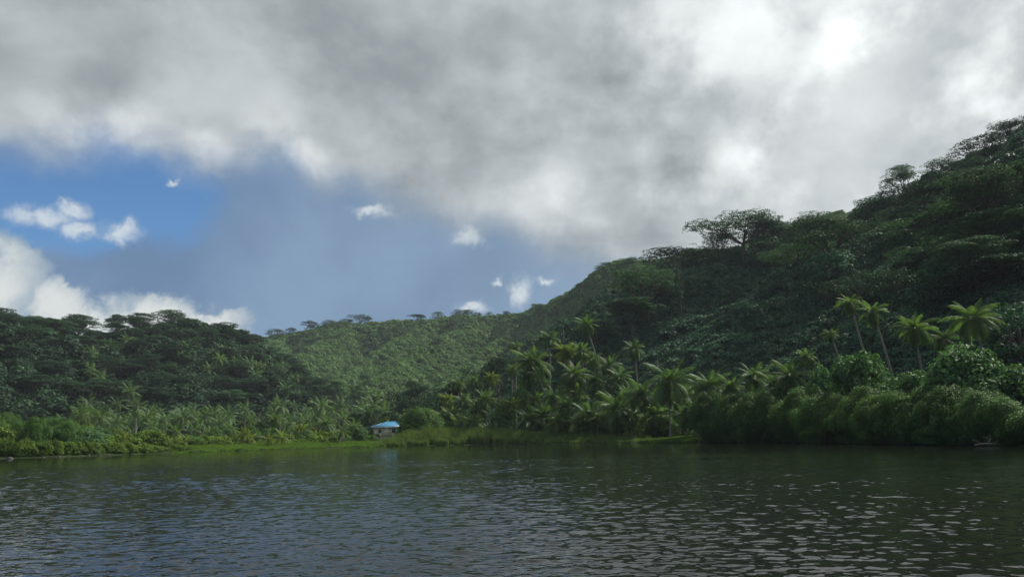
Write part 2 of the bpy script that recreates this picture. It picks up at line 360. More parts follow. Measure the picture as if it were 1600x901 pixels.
# what the land itself hides from the photo's side of the bay
_va = np.linspace(R(-62), R(62), 420); _vr = np.arange(20, 900, 4.0); _VA, _VR = np.meshgrid(_va, _vr, indexing='ij')
_vz = ground((_VR * np.sin(_VA)).ravel(), (_VR * np.cos(_VA)).ravel())[0].reshape(_VA.shape)
_VM = np.maximum.accumulate((_vz - CAM_H) / _VR, axis=1)
def in_sight(x, y, up, slack=3.0):
    z = ground(x, y)[0]; r = np.hypot(x, y); a = np.arctan2(x, y); i = np.clip(((a - _va[0]) / (_va[1] - _va[0])).astype(int), 0, len(_va) - 1); j = np.clip(((r - 20) / 4).astype(int) - 2, 0, len(_vr) - 1)
    return (z + up + slack - CAM_H) / r >= _VM[i, j]
ZN = ['lowland', 'right_hill', 'back_ridge', 'left_hill']

# one tapestry of ground, cut into named pieces of the land
def ground_mat():
    m = bpy.data.materials.new('undergrowth'); m.use_nodes = True; nt = m.node_tree; g = Nodes(nt); p = nt.nodes['Principled BSDF']
    tc = g.new('ShaderNodeTexCoord'); n1 = g.noise(tc.outputs['Object'], 0.6, 8, 0.65); n2 = g.noise(tc.outputs['Object'], 0.06, 4, 0.5)
    c = g.mixc(g.step(n1, 0.35, 0.68), (0.014, 0.024, 0.010), (0.042, 0.066, 0.022)); c = g.mixc(g.mul(g.step(n2, 0.55, 0.75), 0.4), c, (0.05, 0.045, 0.025))
    nt.links.new(c, p.inputs['Base Color']); p.inputs['Roughness'].default_value = 0.95; p.inputs['Specular IOR Level'].default_value = 0.1
    b = g.new('ShaderNodeBump'); b.inputs['Distance'].default_value = 0.6; b.inputs['Strength'].default_value = 0.8; nt.links.new(n1, b.inputs['Height']); nt.links.new(b.outputs[0], p.inputs['Normal'])
    MATS['undergrowth'] = m
ground_mat()
def lawn_mat():
    plain_mat('lawn', (0.040, 0.075, 0.016), (0.075, 0.120, 0.026), 0.8, 0.95, 0.1, 0.5)
lawn_mat()
def build_terrain():
    st = 3.5; xs = np.arange(-620, 520, st); ys = np.arange(-60, 960, st); X, Y = np.meshgrid(xs, ys); x, y = X.ravel(), Y.ravel()
    z, zone, s = terrain(x, y); V = np.stack([x, y, z], 1); nx, ny = len(xs), len(ys)
    i = np.arange(nx * ny).reshape(ny, nx); F = np.stack([i[:-1, :-1], i[:-1, 1:], i[1:, 1:], i[1:, :-1]], -1).reshape(-1, 4)
    fz = zone[F[:, 0]]; keep = (s[F].max(1) > -14)
    for k, nm in enumerate(ZN):
        f = F[keep & (fz == k)]; u, inv = np.unique(f, return_inverse=True)
        o = ob(nm, mesh_np(nm, V[u], inv.reshape(-1, 4), 'undergrowth', True)); o['kind'] = 'structure'
    bed = MB(); bed.quad((-4000, -4000, -1.75), (4000, -4000, -1.75), (4000, 4000, -1.75), (-4000, 4000, -1.75))
    o = ob('lake_bed', bed.mesh('lake_bed', 'undergrowth')); o['kind'] = 'structure'
build_terrain()

# ------------------------------------------------------------------ water
def build_water():
    m = bpy.data.materials.new('lagoon_water'); m.use_nodes = True; nt = m.node_tree; g = Nodes(nt); p = nt.nodes['Principled BSDF']
    tc = g.new('ShaderNodeTexCoord'); O = tc.outputs['Object']
    nb = g.noise(O, 0.05, 3, 0.5)
    nt.links.new(g.mixc(nb, (0.008, 0.010, 0.008), (0.012, 0.013, 0.010)), p.inputs['Base Color'])
    p.inputs['Roughness'].default_value = 0.03; p.inputs['IOR'].default_value = 1.33; p.inputs['Specular IOR Level'].default_value = 0.5
    mp = g.new('ShaderNodeMapping'); nt.links.new(O, mp.inputs[0]); mp.inputs['Scale'].default_value = (0.7, 1.0, 1.0)
    n1 = g.noise(mp.outputs[0], 7.5, 2, 0.5); n2 = g.noise(mp.outputs[0], 9.0, 2, 0.5)
    hgt = g.add(g.mul(n1, 0.008), g.mul(n2, 0.0010))
    b = g.new('ShaderNodeBump'); b.inputs['Strength'].default_value = 1.0; b.inputs['Distance'].default_value = 1.0
    nt.links.new(hgt, b.inputs['Height']); nt.links.new(b.outputs[0], p.inputs['Normal'])
    r = [0.6, 1.5, 3.0, 4.5]
    while r[-1] < 135: r.append(r[-1] + (0.003 if r[-1] < 70 else 0.006) * r[-1])
    r += [200, 300, 600, 1500, 4000]; r = np.array(r)
    A = np.concatenate([np.linspace(-180, -50, 24)[:-1], np.linspace(-50, 50, 700), np.linspace(50, 180, 24)[1:-1]]) * math.pi / 180
    RR, AA = np.meshgrid(r, A, indexing='ij'); X = RR * np.sin(AA); Y = RR * np.cos(AA); Z = np.zeros_like(X); dr = np.maximum(0.018, 0.003 * RR)
    rng = np.random.default_rng(4)
    gust = 0.35 + 1.3 * fbm(X / 11, Y / 8, 3, 44)
    WN = [fbm(X / 1.1, Y / .7, 2, q) * 2 - 1 for q in range(6)]
    for k in range(130):
        lam = 0.06 * (0.8 / 0.06) ** rng.uniform(0, 1); th = rng.normal(0.12 if k % 3 else -0.55, 0.5)
        kx, ky = math.sin(th), math.cos(th); kk = 2 * math.pi / lam
        slope = 0.0125 * (1.45 if 0.085 < lam < 0.25 else 0.75); amp = slope / kk
        fade = np.clip((lam / dr - 1.8) / 1.6, 0, 1)
        ph = rng.uniform(0, 7); Z += amp * fade * np.sin(kk * (kx * X + ky * Y) + ph + 1.5 * WN[k % 6])
    inner = np.abs(AA) < R(49.8)
    Z = np.where(inner, Z * gust, 0) * np.clip((200 - RR) / 60, 0, 1)
    V = np.stack([X, Y, Z], -1).reshape(-1, 3); nr, na = len(r), len(A); i = np.arange(nr * na).reshape(nr, na); j = np.roll(i, -1, 1)
    F = np.stack([i[:-1], i[1:], j[1:], j[:-1]], -1).reshape(-1, 4)
    V = np.concatenate([V, [[0, 0, 0]]]); c = len(V) - 1; T = np.stack([np.full(na, c), i[0], j[0]], -1)
    o = ob('water', mesh_np('water', V, [F, T], m, True)); o['kind'] = 'structure'
build_water()

# ------------------------------------------------------------------ plant meshes
def crown_mesh(name, pads, leaf, mat, per, seed, flat=0.25, tilt=0.5, aspect=1.7):
    """pads: (x,y,z,rx,rz) clumps of leaves; leaves sit on the clump's upper shell."""
    rng = np.random.default_rng(seed); C = []; N = []
    for (x, y, z, rx, rz) in pads:
        n = max(12, int(per * rx * rx)); th = rng.uniform(0, 2 * math.pi, n); u = rng.uniform(-0.35, 1, n); rr = np.sqrt(np.maximum(0, 1 - u * u)) * rng.uniform(0.75, 1.08, n)
        lob = 1 + 0.22 * np.sin(th * 3 + rng.uniform(0, 6)) + 0.15 * np.sin(th * 5 + rng.uniform(0, 6))
        c = np.stack([x + rx * rr * lob * np.cos(th), y + rx * rr * lob * np.sin(th), z + rz * u + rng.normal(0, rz * .12, n)], 1)
        nn = np.stack([rr * np.cos(th) * flat * 2, rr * np.sin(th) * flat * 2, 0.35 + np.abs(u)], 1); C.append(c); N.append(nn)
    V, F = leaf_quads(rng, np.concatenate(C), np.concatenate(N), leaf, aspect, tilt)
    return mesh_np(name, V, F, mat)
def bez(a, b, c, n=6):
    t = np.linspace(0, 1, n)[:, None]; a, b, c = map(np.asarray, (a, b, c)); return a * (1 - t) ** 2 + 2 * b * t * (1 - t) + c * t * t
def umbrella(seed, H, Rr, mat, bark, npad=26, leaf=0.42, per=26, low=0.3, thick=1.0):
    rng = np.random.default_rng(seed); pads = []; tb = MB()
    lean = rng.normal(0, .06, 2) * H; fork = np.array([lean[0] * .5, lean[1] * .5, H * rng.uniform(.36, .46)])
    tb.tube(bez((0, 0, -2.5), (0, 0, H * .2), fork, 7), np.linspace(H * .030, H * .02, 7), 7)
    nl = 7; k = 0; ex, ey = rng.uniform(.72, 1.15, 2); skew = rng.normal(0, .16, 2)
    for i in range(nl):
        a = i * 2 * math.pi / nl + rng.normal(0, .25); rr = Rr * rng.uniform(.45, .72) if i else Rr * .12
        tip = np.array([math.cos(a) * rr + lean[0], math.sin(a) * rr + lean[1], H * (.9 - .22 * (rr / Rr) ** 2) * rng.uniform(.93, 1.0)])
        P = bez(fork, fork * .45 + tip * .55 + np.array([0, 0, -H * .05]), tip, 7); tb.tube(P, np.linspace(H * .014, H * .004, 7), 5)
        for j in range(npad // nl):
            d = rng.normal(0, 1, 2) * Rr * .23; q = np.array([tip[0] + d[0], tip[1] + d[1], 0]); qr = np.hypot(q[0] - lean[0], q[1] - lean[1])
            if qr > Rr: q[:2] = (q[:2] - lean) * (Rr / qr) + lean; qr = Rr
            q[2] = H * (1 - .26 * (qr / Rr) ** 2) + rng.normal(0, H * .022) - (H * rng.uniform(.08, .2) if rng.random() < low else 0)
            q[:2] = q[:2] * (ex, ey); q[2] += (q[:2] @ skew) * .5
            m_ = P[int(rng.integers(3, 6))]
            tb.tube(bez(m_, (m_ + q) / 2 + np.array([0, 0, -.3]), q - np.array([0, 0, .2]), 4), np.linspace(H * .006, H * .0022, 4), 4)
            rx = Rr * rng.uniform(.13, .34); pads.append((q[0], q[1], q[2], rx, rx * .20 * thick))
    return tb.mesh('trunk', bark, True), crown_mesh('crown', pads, leaf, mat, per, seed + 5, .25, .34)
def roundtree(seed, H, Rr, mat, bark, npad=34, leaf=0.42, per=26, base=0.25):
    rng = np.random.default_rng(seed); pads = []; tb = MB()
    tb.tube(bez((0, 0, -2), (.1, 0, H * .3), (rng.normal(0, .3), rng.normal(0, .3), H * .7), 6), np.linspace(H * .03, H * .01, 6), 6)
    for i in range(npad):
        u = rng.uniform(-.5, 1); th = rng.uniform(0, 6.28); rr = math.sqrt(max(0, 1 - u * u)) * rng.uniform(.55, .95)
        q = (Rr * rr * math.cos(th), Rr * rr * math.sin(th), H * (base + (1 - base) * .5 * (1 + u * .86)))
        rx = Rr * rng.uniform(.24, .4); pads.append((*q, rx, rx * .75))
        if i % 3 == 0: tb.tube(bez((0, 0, H * .35), (q[0] * .4, q[1] * .4, q[2] * .75), q, 4), np.linspace(H * .010, H * .003, 4), 4)
    return tb.mesh('trunk', bark, True), crown_mesh('crown', pads, leaf, mat, per, seed + 9, 0.6, 0.55)
def frond_mesh(name, L, droop, mat, npair=34, seed=0, broad=1.0, twist=0.0, rachis=True):
    """one coconut leaf along +X that rises along its start and arches by `droop`."""
    rng = np.random.default_rng(seed); m = 14; t = np.linspace(0, 1, m); ang = -droop * t ** 1.35
    dx = np.cos(ang); dz = np.sin(ang); P = np.stack([np.cumsum(dx), np.zeros(m), np.cumsum(dz)], 1); P -= P[0]; P *= L / m
    b = MB()
    if rachis: b.tube(P, np.linspace(.055, .010, m) * L / 4.5, 4)
    V = []; T = []; Qd = []
    tt = np.linspace(.13, 1.0, npair)
    for side in (-1, 1):
        for k, q in enumerate(tt):
            p = np.array([np.interp(q, t, P[:, i]) for i in range(3)]); a = np.interp(q, t, ang)
            fwd = np.array([math.cos(a), 0, math.sin(a)]); up = np.array([-math.sin(a), 0, math.cos(a)])
            ll = L * .265 * (math.sin(min(1, q * 1.02 + .06) * math.pi * .93) ** .55) * rng.uniform(.85, 1.12); sw = .35 + .75 * q
            hang = .30 + .55 * droop * q * .6 + rng.normal(0, .10)
            d = fwd * math.sin(sw) + np.array([0, side, 0]) * math.cos(sw); d1 = d * math.cos(hang * .4) - up * math.sin(hang * .4); d2 = d * math.cos(hang * 1.5) - up * math.sin(hang * 1.5) - np.array([0, 0, .25])
            w = fwd * L * .0085 * broad; mid = p + d1 * ll * .5; tip = mid + d2 * ll * .5
            k0 = b.addv([p - w * .8, p + w * .8, mid + w, mid - w, tip]); b.Q.append([k0, k0 + 1, k0 + 2, k0 + 3]); b.T.append([k0 + 3, k0 + 2, k0 + 4])
    return b.mesh(name, mat)
FR = {}
for mat in ('palm_green', 'palm_bright', 'palm_yellow'):
    FR[mat] = [frond_mesh('frond', 4.6, dr, mat, 46, i * 7 + 1) for i, dr in enumerate((0.6, 0.95, 1.3, 1.65))]
FR['palm_dead'] = [frond_mesh('frond', 4.0, 1.5, 'palm_dead', 22, 77)]
nut = MB(); 
for i in range(7):
    a = i * 2.4; c = np.array([.28 * math.cos(a), .28 * math.sin(a), -.25 - .12 * (i % 3)])
    P = c + np.array([[0, 0, .15], [0, 0, .08], [0, 0, -.05], [0, 0, -.14], [0, 0, -.17]]); nut.tube(P, [.03, .11, .13, .07, .01], 6)
NUT = nut.mesh('coconut_cluster', 'coconut_husk', True)

def trunk_mesh(h, lean, az, r0=0.17):
    b = MB(); n = 12; t = np.linspace(0, 1, n); off = lean * h * (t ** 1.6); P = np.stack([off * math.cos(az), off * math.sin(az), -0.8 + t * (h + .8)], 1)
    rad = r0 * (1.0 - .42 * t) * (1 + .5 * np.exp(-t * 14)); b.tube(P, rad, 7); return b.mesh('trunk', 'palm_bark', True), P[-1]
PALMN = [0]
def palm(x, y, top_z, L, mat, label, seed, lean=0.05, laz=0.0, nf=30, dead=1, droopy=0.0, group=None, nuts=True, gz=None):
    """coconut palm whose crown heart is at (x, y, top_z) and whose leaves are L metres long."""
    rng = random.Random(seed); g0 = gz_of(x, y); 
    h = max(0.4, top_z - g0); bx, by = x - lean * h * math.cos(laz), y - lean * h * math.sin(laz); gz = gz_of(bx, by); h = max(0.4, top_z - gz)
    e = ob('coconut_palm', None, loc=(bx, by, gz)); e.empty_display_size = .5; tag(e, label, 'palm tree', group)
    tm, tip = trunk_mesh(h, lean, laz, 0.10 + 0.010 * h ** .9); ob('trunk', tm, e)
    s = L / 4.6
    for i in range(nf):
        u = (i + .5) / nf; pit = R(82) - R(120 + droopy * 30) * u ** .9 + rng.gauss(0, .12); yaw = i * 2.39996 + rng.gauss(0, .18)
        v = min(3, max(0, int(u * 4 + rng.uniform(-.6, .9))))
        ob('frond', FR[mat][v], e, tuple(tip), (rng.gauss(0, .25), -pit, yaw), s * rng.uniform(.85, 1.12) * (0.8 if u < .15 else 1))
    for i in range(dead): ob('frond', FR['palm_dead'][0], e, tuple(tip), (rng.gauss(0, .3), R(48) + rng.uniform(0, .5), rng.uniform(0, 6.28)), s * rng.uniform(.75, .95))
    if nuts: ob('coconut_cluster', NUT, e, (tip[0], tip[1], tip[2] - .05), (0, 0, rng.uniform(0, 6)), s)
    return e
def palm_px(px, py, wpx, dist, mat, label, seed, **kw):
    p = at(px, py, dist); L = wpx * .5 * dist / FPX * 0.94
    return palm(p[0], p[1], p[2], L, mat, label, seed, **kw)
# far palms: the crown is one mesh
def far_crown(seed, mat, L=4.6):
    rng = random.Random(seed); Vs = []; Qs = []; Ts = []; n0 = 0
    base = [frond_mesh('f', L, d, mat, 13, 3 + i, 3.0) for i, d in enumerate((0.5, 0.9, 1.4))]
    for i in range(16):
        u = (i + .5) / 16; me = base[min(2, int(u * 3))]; n = len(me.vertices); co = np.empty(n * 3, np.float32); me.vertices.foreach_get('co', co); co = co.reshape(-1, 3)
        M = np.array(Matrix.Rotation(i * 2.4 + rng.gauss(0, .2), 3, 'Z') @ Matrix.Rotation(-(R(80) - R(125) * u ** .85 + rng.gauss(0, .12)), 3, 'Y') @ Matrix.Rotation(rng.gauss(0, .3), 3, 'X'))
        Vs.append(co @ M.T)
        for p in me.polygons:
            (Qs if len(p.vertices) == 4 else Ts).append([v + n0 for v in p.vertices])
        n0 += n
    for me in base: bpy.data.meshes.remove(me)
    return mesh_np('crown', np.concatenate(Vs), [np.array(Qs), np.array(Ts)], mat)
FARP = {m: [far_crown(i * 11 + 2, m) for i in range(2)] for m in ('palm_green', 'palm_bright', 'palm_yellow')}
FART = [trunk_mesh(8.0, .06, a)[0] for a in (0, 2, 4)]
FARTIP = [trunk_mesh(8.0, .06, a)[1] for a in (0, 2, 4)]
def far_palm(x, y, h, L, mat, label, group, seed):
    rng = random.Random(seed); gz = gz_of(x, y); e = ob('coconut_palm', None, loc=(x, y, gz), rot=(0, 0, rng.uniform(0, 6.28))); tag(e, label, 'palm tree', group)
    k = rng.randrange(3); sc = h / 8.0; ob('trunk', FART[k], e, scl=(1, 1, sc)); t = FARTIP[k]
    ob('crown', FARP[mat][rng.randrange(2)], e, (t[0], t[1], t[2] * sc), (0, 0, rng.uniform(0, 6.28)), L / 4.6); return e

# ------------------------------------------------------------------ trees by kind
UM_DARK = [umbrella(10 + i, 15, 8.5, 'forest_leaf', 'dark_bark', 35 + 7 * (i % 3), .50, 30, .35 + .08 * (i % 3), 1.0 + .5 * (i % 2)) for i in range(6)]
UM_LIT = [umbrella(30 + i, 15, 9.0, 'canopy_leaf', 'dark_bark', 42, .45, 34, .40) for i in range(5)]  # lit crowns: the light is put into a paler leaf colour than UM_DARK
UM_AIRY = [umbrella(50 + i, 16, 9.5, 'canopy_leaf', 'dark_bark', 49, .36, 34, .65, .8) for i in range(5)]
RT_DARK = [roundtree(70 + i, 10, 4.2, 'forest_leaf', 'dark_bark', 34, .45, 26) for i in range(3)]
RT_VINE = [roundtree(80 + i, 9, 4.0, 'vine_leaf', 'dark_bark', 34, .45, 28, .02) for i in range(3)]
def tree(kindset, idx, x, y, scale, name, label, cat, group=None, rz=0, zs=1.0, sink=0.0):
    gz = gz_of(x, y); e = ob(name, None, loc=(x, y, gz - sink), rot=(0, 0, rz), scl=(scale, scale, scale * zs)); tag(e, label, cat, group)
    t, c = kindset[idx % len(kindset)]; ob('trunk', t, e); ob('crown', c, e); return e
def tree_px(kindset, idx, px, py, wpx, dist, H0, R0, name, label, cat, group=None, rz=0, **kw):
    """crown top centre at that pixel, crown wpx wide; ground height decides the trunk's stretch."""
    p = at(px, py, dist); gz = gz_of(p[0], p[1]); s = wpx * .5 * dist / FPX / R0; h = max(3.0, p[2] - gz); zs = min(2.2, max(.45, h / (H0 * s)))
    return tree(kindset, idx, p[0], p[1], s, name, label, cat, group, rz, zs, max(0, H0 * s * zs - h))

_ON = 'first second third fourth fifth sixth seventh eighth ninth tenth eleventh twelfth thirteenth fourteenth fifteenth sixteenth seventeenth eighteenth nineteenth twentieth'.split()
ORD = _ON + ['twenty-' + w_ for w_ in _ON[:9]]
def shore_dist(px, off):
    d = ray(px, 690); a = math.atan2(d[0], d[1]); return float(np.interp(a, _sa, _sr)) + off
def spread_on(zone, n, xr, yr, mind, rng, cond=None):
    out = []; tries = 0
    while len(out) < n and tries < n * 60:
        tries += 1; x = rng.uniform(*xr); y = rng.uniform(*yr)
        if zone is not None and int(ground(x, y)[1]) != zone: continue
        if cond and not cond(x, y): continue
        if all((x - a) ** 2 + (y - b) ** 2 > mind * mind for a, b in out): out.append((x, y))
    return out
def project(x, y, z):
    d = np.array([x, y, z - CAM_H]); k = d @ _f
    return 800 + FPX * (d @ _r) / k, 450.5 - FPX * (d @ _u) / k
# explicit trees of the right hill: px, py of the crown top, crown width px, distance, kind
UMB = [
 (1155, 340, 150, 285, UM_AIRY, 'airy flat-topped tree with open branches standing highest on the mid-right skyline'),
 (1118, 364, 74, 290, UM_AIRY, 'thin low tree leaning against the left side of the tallest skyline tree'),
 (1190, 342, 78, 284, UM_AIRY, 'thin flat tree overlapping the right side of the tallest skyline tree'),
 (1205, 348, 60, 288, UM_AIRY, 'small airy flat-topped tree just right of the tallest skyline tree'),
 (1262, 338, 95, 285, UM_AIRY, 'thin-leaved spreading tree on the skyline left of the steep dark knoll'),
 (1300, 346, 135, 215, UM_LIT, 'broad pale-topped umbrella tree below the steep dark knoll on the right slope'),
 (1245, 385, 110, 235, UM_LIT, 'pale umbrella tree lower left of the broad one under the knoll'),
 (1408, 261, 62, 275, UM_AIRY, 'lone flat-crowned tree silhouetted on the skyline above the dark knoll'),
 (1470, 252, 62, 283, UM_AIRY, 'flat-crowned tree on the skyline right of the lone silhouetted one'),
 (1572, 193, 75, 292, UM_AIRY, 'flat-crowned tree at the highest point of the skyline near the right edge'),
 (1055, 396, 110, 300, UM_DARK, 'wide dark flat-topped tree on the skyline where the near hill begins'),
 (1110, 388, 80, 297, UM_AIRY, 'thin flat-topped tree between the wide dark one and the tallest skyline tree'),
 (1010, 425, 125, 245, UM_LIT, 'large layered umbrella tree standing alone on the left shoulder of the right hill'),
 (985, 470, 110, 235, UM_DARK, 'dark layered tree below the large umbrella tree on the right hill shoulder'),
 (1590, 275, 190, 190, UM_LIT, 'huge spreading umbrella tree on the upper slope at the right edge'),
 (1500, 315, 170, 200, UM_LIT, 'huge spreading umbrella tree left of the one at the right edge'),
 (1555, 345, 180, 170, UM_LIT, 'huge layered umbrella tree in the middle of the right edge slope'),
 (1480, 375, 150, 180, UM_LIT, 'broad layered umbrella tree on the right slope above the tall palms'),
 (1590, 405, 170, 150, UM_DARK, 'dark umbrella tree with pale bare limbs at the right edge above the palms'),
 (1530, 430, 140, 155, UM_DARK, 'dark umbrella tree above the rightmost tall palm'),
 (1420, 335, 120, 225, UM_LIT, 'umbrella tree right of the vine clearing on the right slope'),
 (985, 402, 48, 545, UM_AIRY, 'flat tree on the hazy back ridge above the large umbrella tree'),
 (948, 412, 42, 560, UM_AIRY, 'airy tree on the left end of the hazy ridge top'),
]
for i, (px, py, w, d, ks, lab) in enumerate(UMB):
    H0, R0 = (16, 9.5) if ks is UM_AIRY else ((15, 9.0) if ks is UM_LIT else (15, 8.5))
    tree_px(ks, i, px, py, w, d, H0, R0, 'umbrella_tree', lab, 'tree', 'flat-topped trees on the right hill', rz=i * 1.7)
RND = [
 (1370, 315, 75, 262, 'dark rounded tree on the crest of the steep knoll'), (1335, 345, 60, 262, 'dark rounded tree at the left foot of the steep knoll'), (1410, 295, 70, 265, 'dark rounded tree under the lone skyline tree'),
 (1290, 395, 90, 205, 'dark vine-hung tree under the broad pale umbrella tree'), (1500, 275, 80, 262, 'dark rounded tree on the upper right slope below the skyline'), (1560, 235, 80, 272, 'dark rounded tree just below the top of the hill'),
 (1200, 375, 70, 270, 'dark rounded tree behind the pale umbrella trees'), (1395, 420, 70, 165, 'dark bushy tree in the gully above the pair of tall palms'), (1340, 425, 60, 175, 'dark bushy tree left of the gully on the right slope'),
 (1450, 440, 80, 150, 'dark bushy tree behind the palm with orange old leaves'), (1130, 400, 60, 280, 'dark rounded tree under the tallest skyline tree'), (930, 500, 60, 240, 'dark rounded tree beside the leaning tall palm'),
 (1580, 480, 110, 120, 'dark bushy tree behind the rightmost tall palm'), (1290, 440, 70, 190, 'dark bushy tree on the vine slope above the smallest tall palm'),
]
for i, (px, py, w, d, lab) in enumerate(RND):
    tree_px(RT_DARK if i % 3 else RT_VINE, i, px, py, w, d, 10 if i % 3 else 9, 4.2 if i % 3 else 4.0, 'rounded_tree', lab, 'tree', 'rounded trees on the right hill', rz=i)
CR = [(1595, 205), (1560, 222), (1535, 232), (1510, 246), (1490, 258), (1450, 268), (1430, 280), (1385, 292), (1360, 305), (1342, 325), (1322, 348), (1300, 362), (1275, 364), (1240, 368), (1222, 362), (1185, 362), (1135, 382), (1100, 392), (1075, 402), (1035, 405), (1005, 425), (965, 455), (945, 480)]
for i, (px, py) in enumerate(CR):
    dd_ = np.interp(px, [p_[0] for p_ in RIDGES['right_hill'][1]][::-1], [p_[2] for p_ in RIDGES['right_hill'][1]][::-1]); ks = (RT_DARK, RT_VINE)[i % 2]
    tree_px(ks, i, px, py + 5, 34 + (i * 7) % 20, dd_ - 6, *((10, 4.2) if i % 2 == 0 else (9, 4.0)), 'crest_tree', ORD[i] + ' bushy tree from the right edge along the right hill skyline', 'tree', 'bushy trees along the right hill skyline', rz=i * 2)
rngV = np.random.default_rng(63)
for i, (x, y) in enumerate(spread_on(1, 18, (60, 260), (110, 280), 11, rngV, lambda x, y: gz_of(x, y) > 18 and 1425 < project(x, y, gz_of(x, y))[0] < 1640 and bool(in_sight(np.array([x]), np.array([y]), 4.0, 0.0)[0]))):
    ks = (UM_LIT, RT_VINE, UM_DARK, RT_DARK)[i % 4]
    tree(ks, i, x, y, rngV.uniform(.45, 1.05), 'slope_tree', 'forest tree among the layered crowns on the upper right slope', 'tree', 'forest trees on the upper right slope', rngV.uniform(0, 6.28), rngV.uniform(.6, 1.0))
# two vine towers
def tower(px, py, wpx, dist, label, seed):
    p = at(px, py, dist); gz = gz_of(p[0], p[1]); h = p[2] - gz; r = wpx * .5 * dist / FPX; rng = np.random.default_rng(seed)
    e = ob('vine_covered_tree', None, loc=(p[0], p[1], gz)); tag(e, label, 'tree'); b = MB(); b.tube([(0, 0, -1), (0, 0, h * .5), (.1, 0, h * .95)], [.3, .2, .06], 6); ob('trunk', b.mesh('trunk', 'dark_bark'), e)
    pads = [(rng.normal(0, r * .25), rng.normal(0, r * .25), z, r * (1 - .55 * (z / h) ** 2) * rng.uniform(.75, 1), 1.0) for z in np.linspace(h * .12, h * .97, 13)]
    ob('crown', crown_mesh('crown', pads, .4, 'forest_leaf', 60, seed, .8, .6), e)
tower(879, 502, 16, 175, 'narrow dark vine-covered tree rising above the central palms', 1)
tower(1058, 402, 16, 240, 'narrow dark vine-covered tree on the skyline behind the large umbrella tree', 2)

# left hill: forest of flat-topped trees
rngL = np.random.default_rng(12)
SKY_L = [(8, 482, 40), (48, 496, 40), (125, 493, 52), (185, 494, 40), (218, 490, 46), (272, 490, 60), (300, 499, 45)]
LBL = ['flat dark crown at the far left end of the left skyline', 'low flat crown second from the left on the left skyline', 'flat open crown alone in the middle of the left skyline', 'flat crown left of the highest domes of the left hill', 'domed crown in the middle of the left hill top', 'sunlit yellowish domed crown at the right end of the left hill top', 'crown stepping down from the sunlit dome on the left hill']
for i, (px, py, w) in enumerate(SKY_L):
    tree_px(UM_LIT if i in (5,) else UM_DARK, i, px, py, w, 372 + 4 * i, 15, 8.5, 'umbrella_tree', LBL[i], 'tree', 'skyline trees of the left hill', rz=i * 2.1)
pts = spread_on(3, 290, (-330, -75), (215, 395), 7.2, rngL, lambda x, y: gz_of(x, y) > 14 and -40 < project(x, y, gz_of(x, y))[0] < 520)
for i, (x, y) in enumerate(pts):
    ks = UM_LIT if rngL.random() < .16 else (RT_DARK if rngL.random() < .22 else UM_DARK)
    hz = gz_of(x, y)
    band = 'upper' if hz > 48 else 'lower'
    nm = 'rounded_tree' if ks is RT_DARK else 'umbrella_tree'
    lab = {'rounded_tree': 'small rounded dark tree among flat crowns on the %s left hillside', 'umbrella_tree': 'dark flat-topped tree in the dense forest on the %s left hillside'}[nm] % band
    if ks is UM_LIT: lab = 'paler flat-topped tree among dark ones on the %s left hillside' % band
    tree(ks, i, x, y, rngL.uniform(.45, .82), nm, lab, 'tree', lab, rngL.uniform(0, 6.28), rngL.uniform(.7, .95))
# back ridge: small trees against the sky and scattered below it
rngB = np.random.default_rng(31)
SK = [(345, 513, 24), (362, 514, 22), (430, 514, 26), (455, 512, 18), (487, 502, 22), (515, 500, 26), (540, 498, 20), (563, 491, 34), (615, 499, 14), (652, 491, 30), (684, 487, 22), (720, 484, 26), (745, 488, 14), (765, 488, 18), (790, 490, 14), (838, 480, 16), (877, 462, 18), (905, 445, 18)]
SKW = ['leftmost small tree on the back ridge beside the left hill', 'second small tree on the back ridge from the left hill', 'rounded tree at the low left part of the back ridge', 'small tree in the dip of the back ridge', 'small tree left of the tall knob of the back ridge', 'bushy tree left of the tall knob of the back ridge', 'tree touching the tall knob of the back ridge on its left', 'biggest bushy tree on the knob of the back ridge', 'tiny lone tree right of the knob of the back ridge', 'flat-topped tree in the middle of the back ridge', 'bushy tree right of the flat-topped one on the back ridge', 'bushy tree at the highest middle point of the back ridge', 'tiny tree right of the highest middle point of the back ridge', 'small round tree near the right low end of the back ridge', 'tiny tree at the right low end of the back ridge', 'small flat tree where the back ridge starts to climb', 'small tree halfway up the climbing ridge', 'small tree upper on the climbing ridge']
for i, (px, py, w) in enumerate(SK):
    q = np.interp(px, [p[0] for p in RIDGES['back_ridge'][1]], [p[2] for p in RIDGES['back_ridge'][1]])
    ks = (RT_VINE, RT_DARK, RT_DARK, RT_VINE, UM_DARK)[i % 5]
    tree_px(ks, i, px, py, w * 1.1, q, *((9, 4.0) if ks is RT_VINE else (15, 8.5) if ks is UM_DARK else (10, 4.2)), 'ridge_tree', SKW[i], 'tree', 'trees along the back ridge', rz=i)
pts = spread_on(2, 70, (-330, 150), (380, 730), 12, rngB, lambda x, y: 330 < project(x, y, gz_of(x, y))[0] < 1000)
for i, (x, y) in enumerate(pts):
    ks = (RT_VINE, RT_DARK, UM_LIT)[i % 3]
    tree(ks, i, x, y, rngB.uniform(.5, .85), 'ridge_tree', 'small tree standing in the vines on the slope of the back ridge', 'tree', 'trees on the slope of the back ridge', rngB.uniform(0, 6.28))

_h = ray(595, 684); HOUSE_A = math.atan2(_h[0], _h[1])
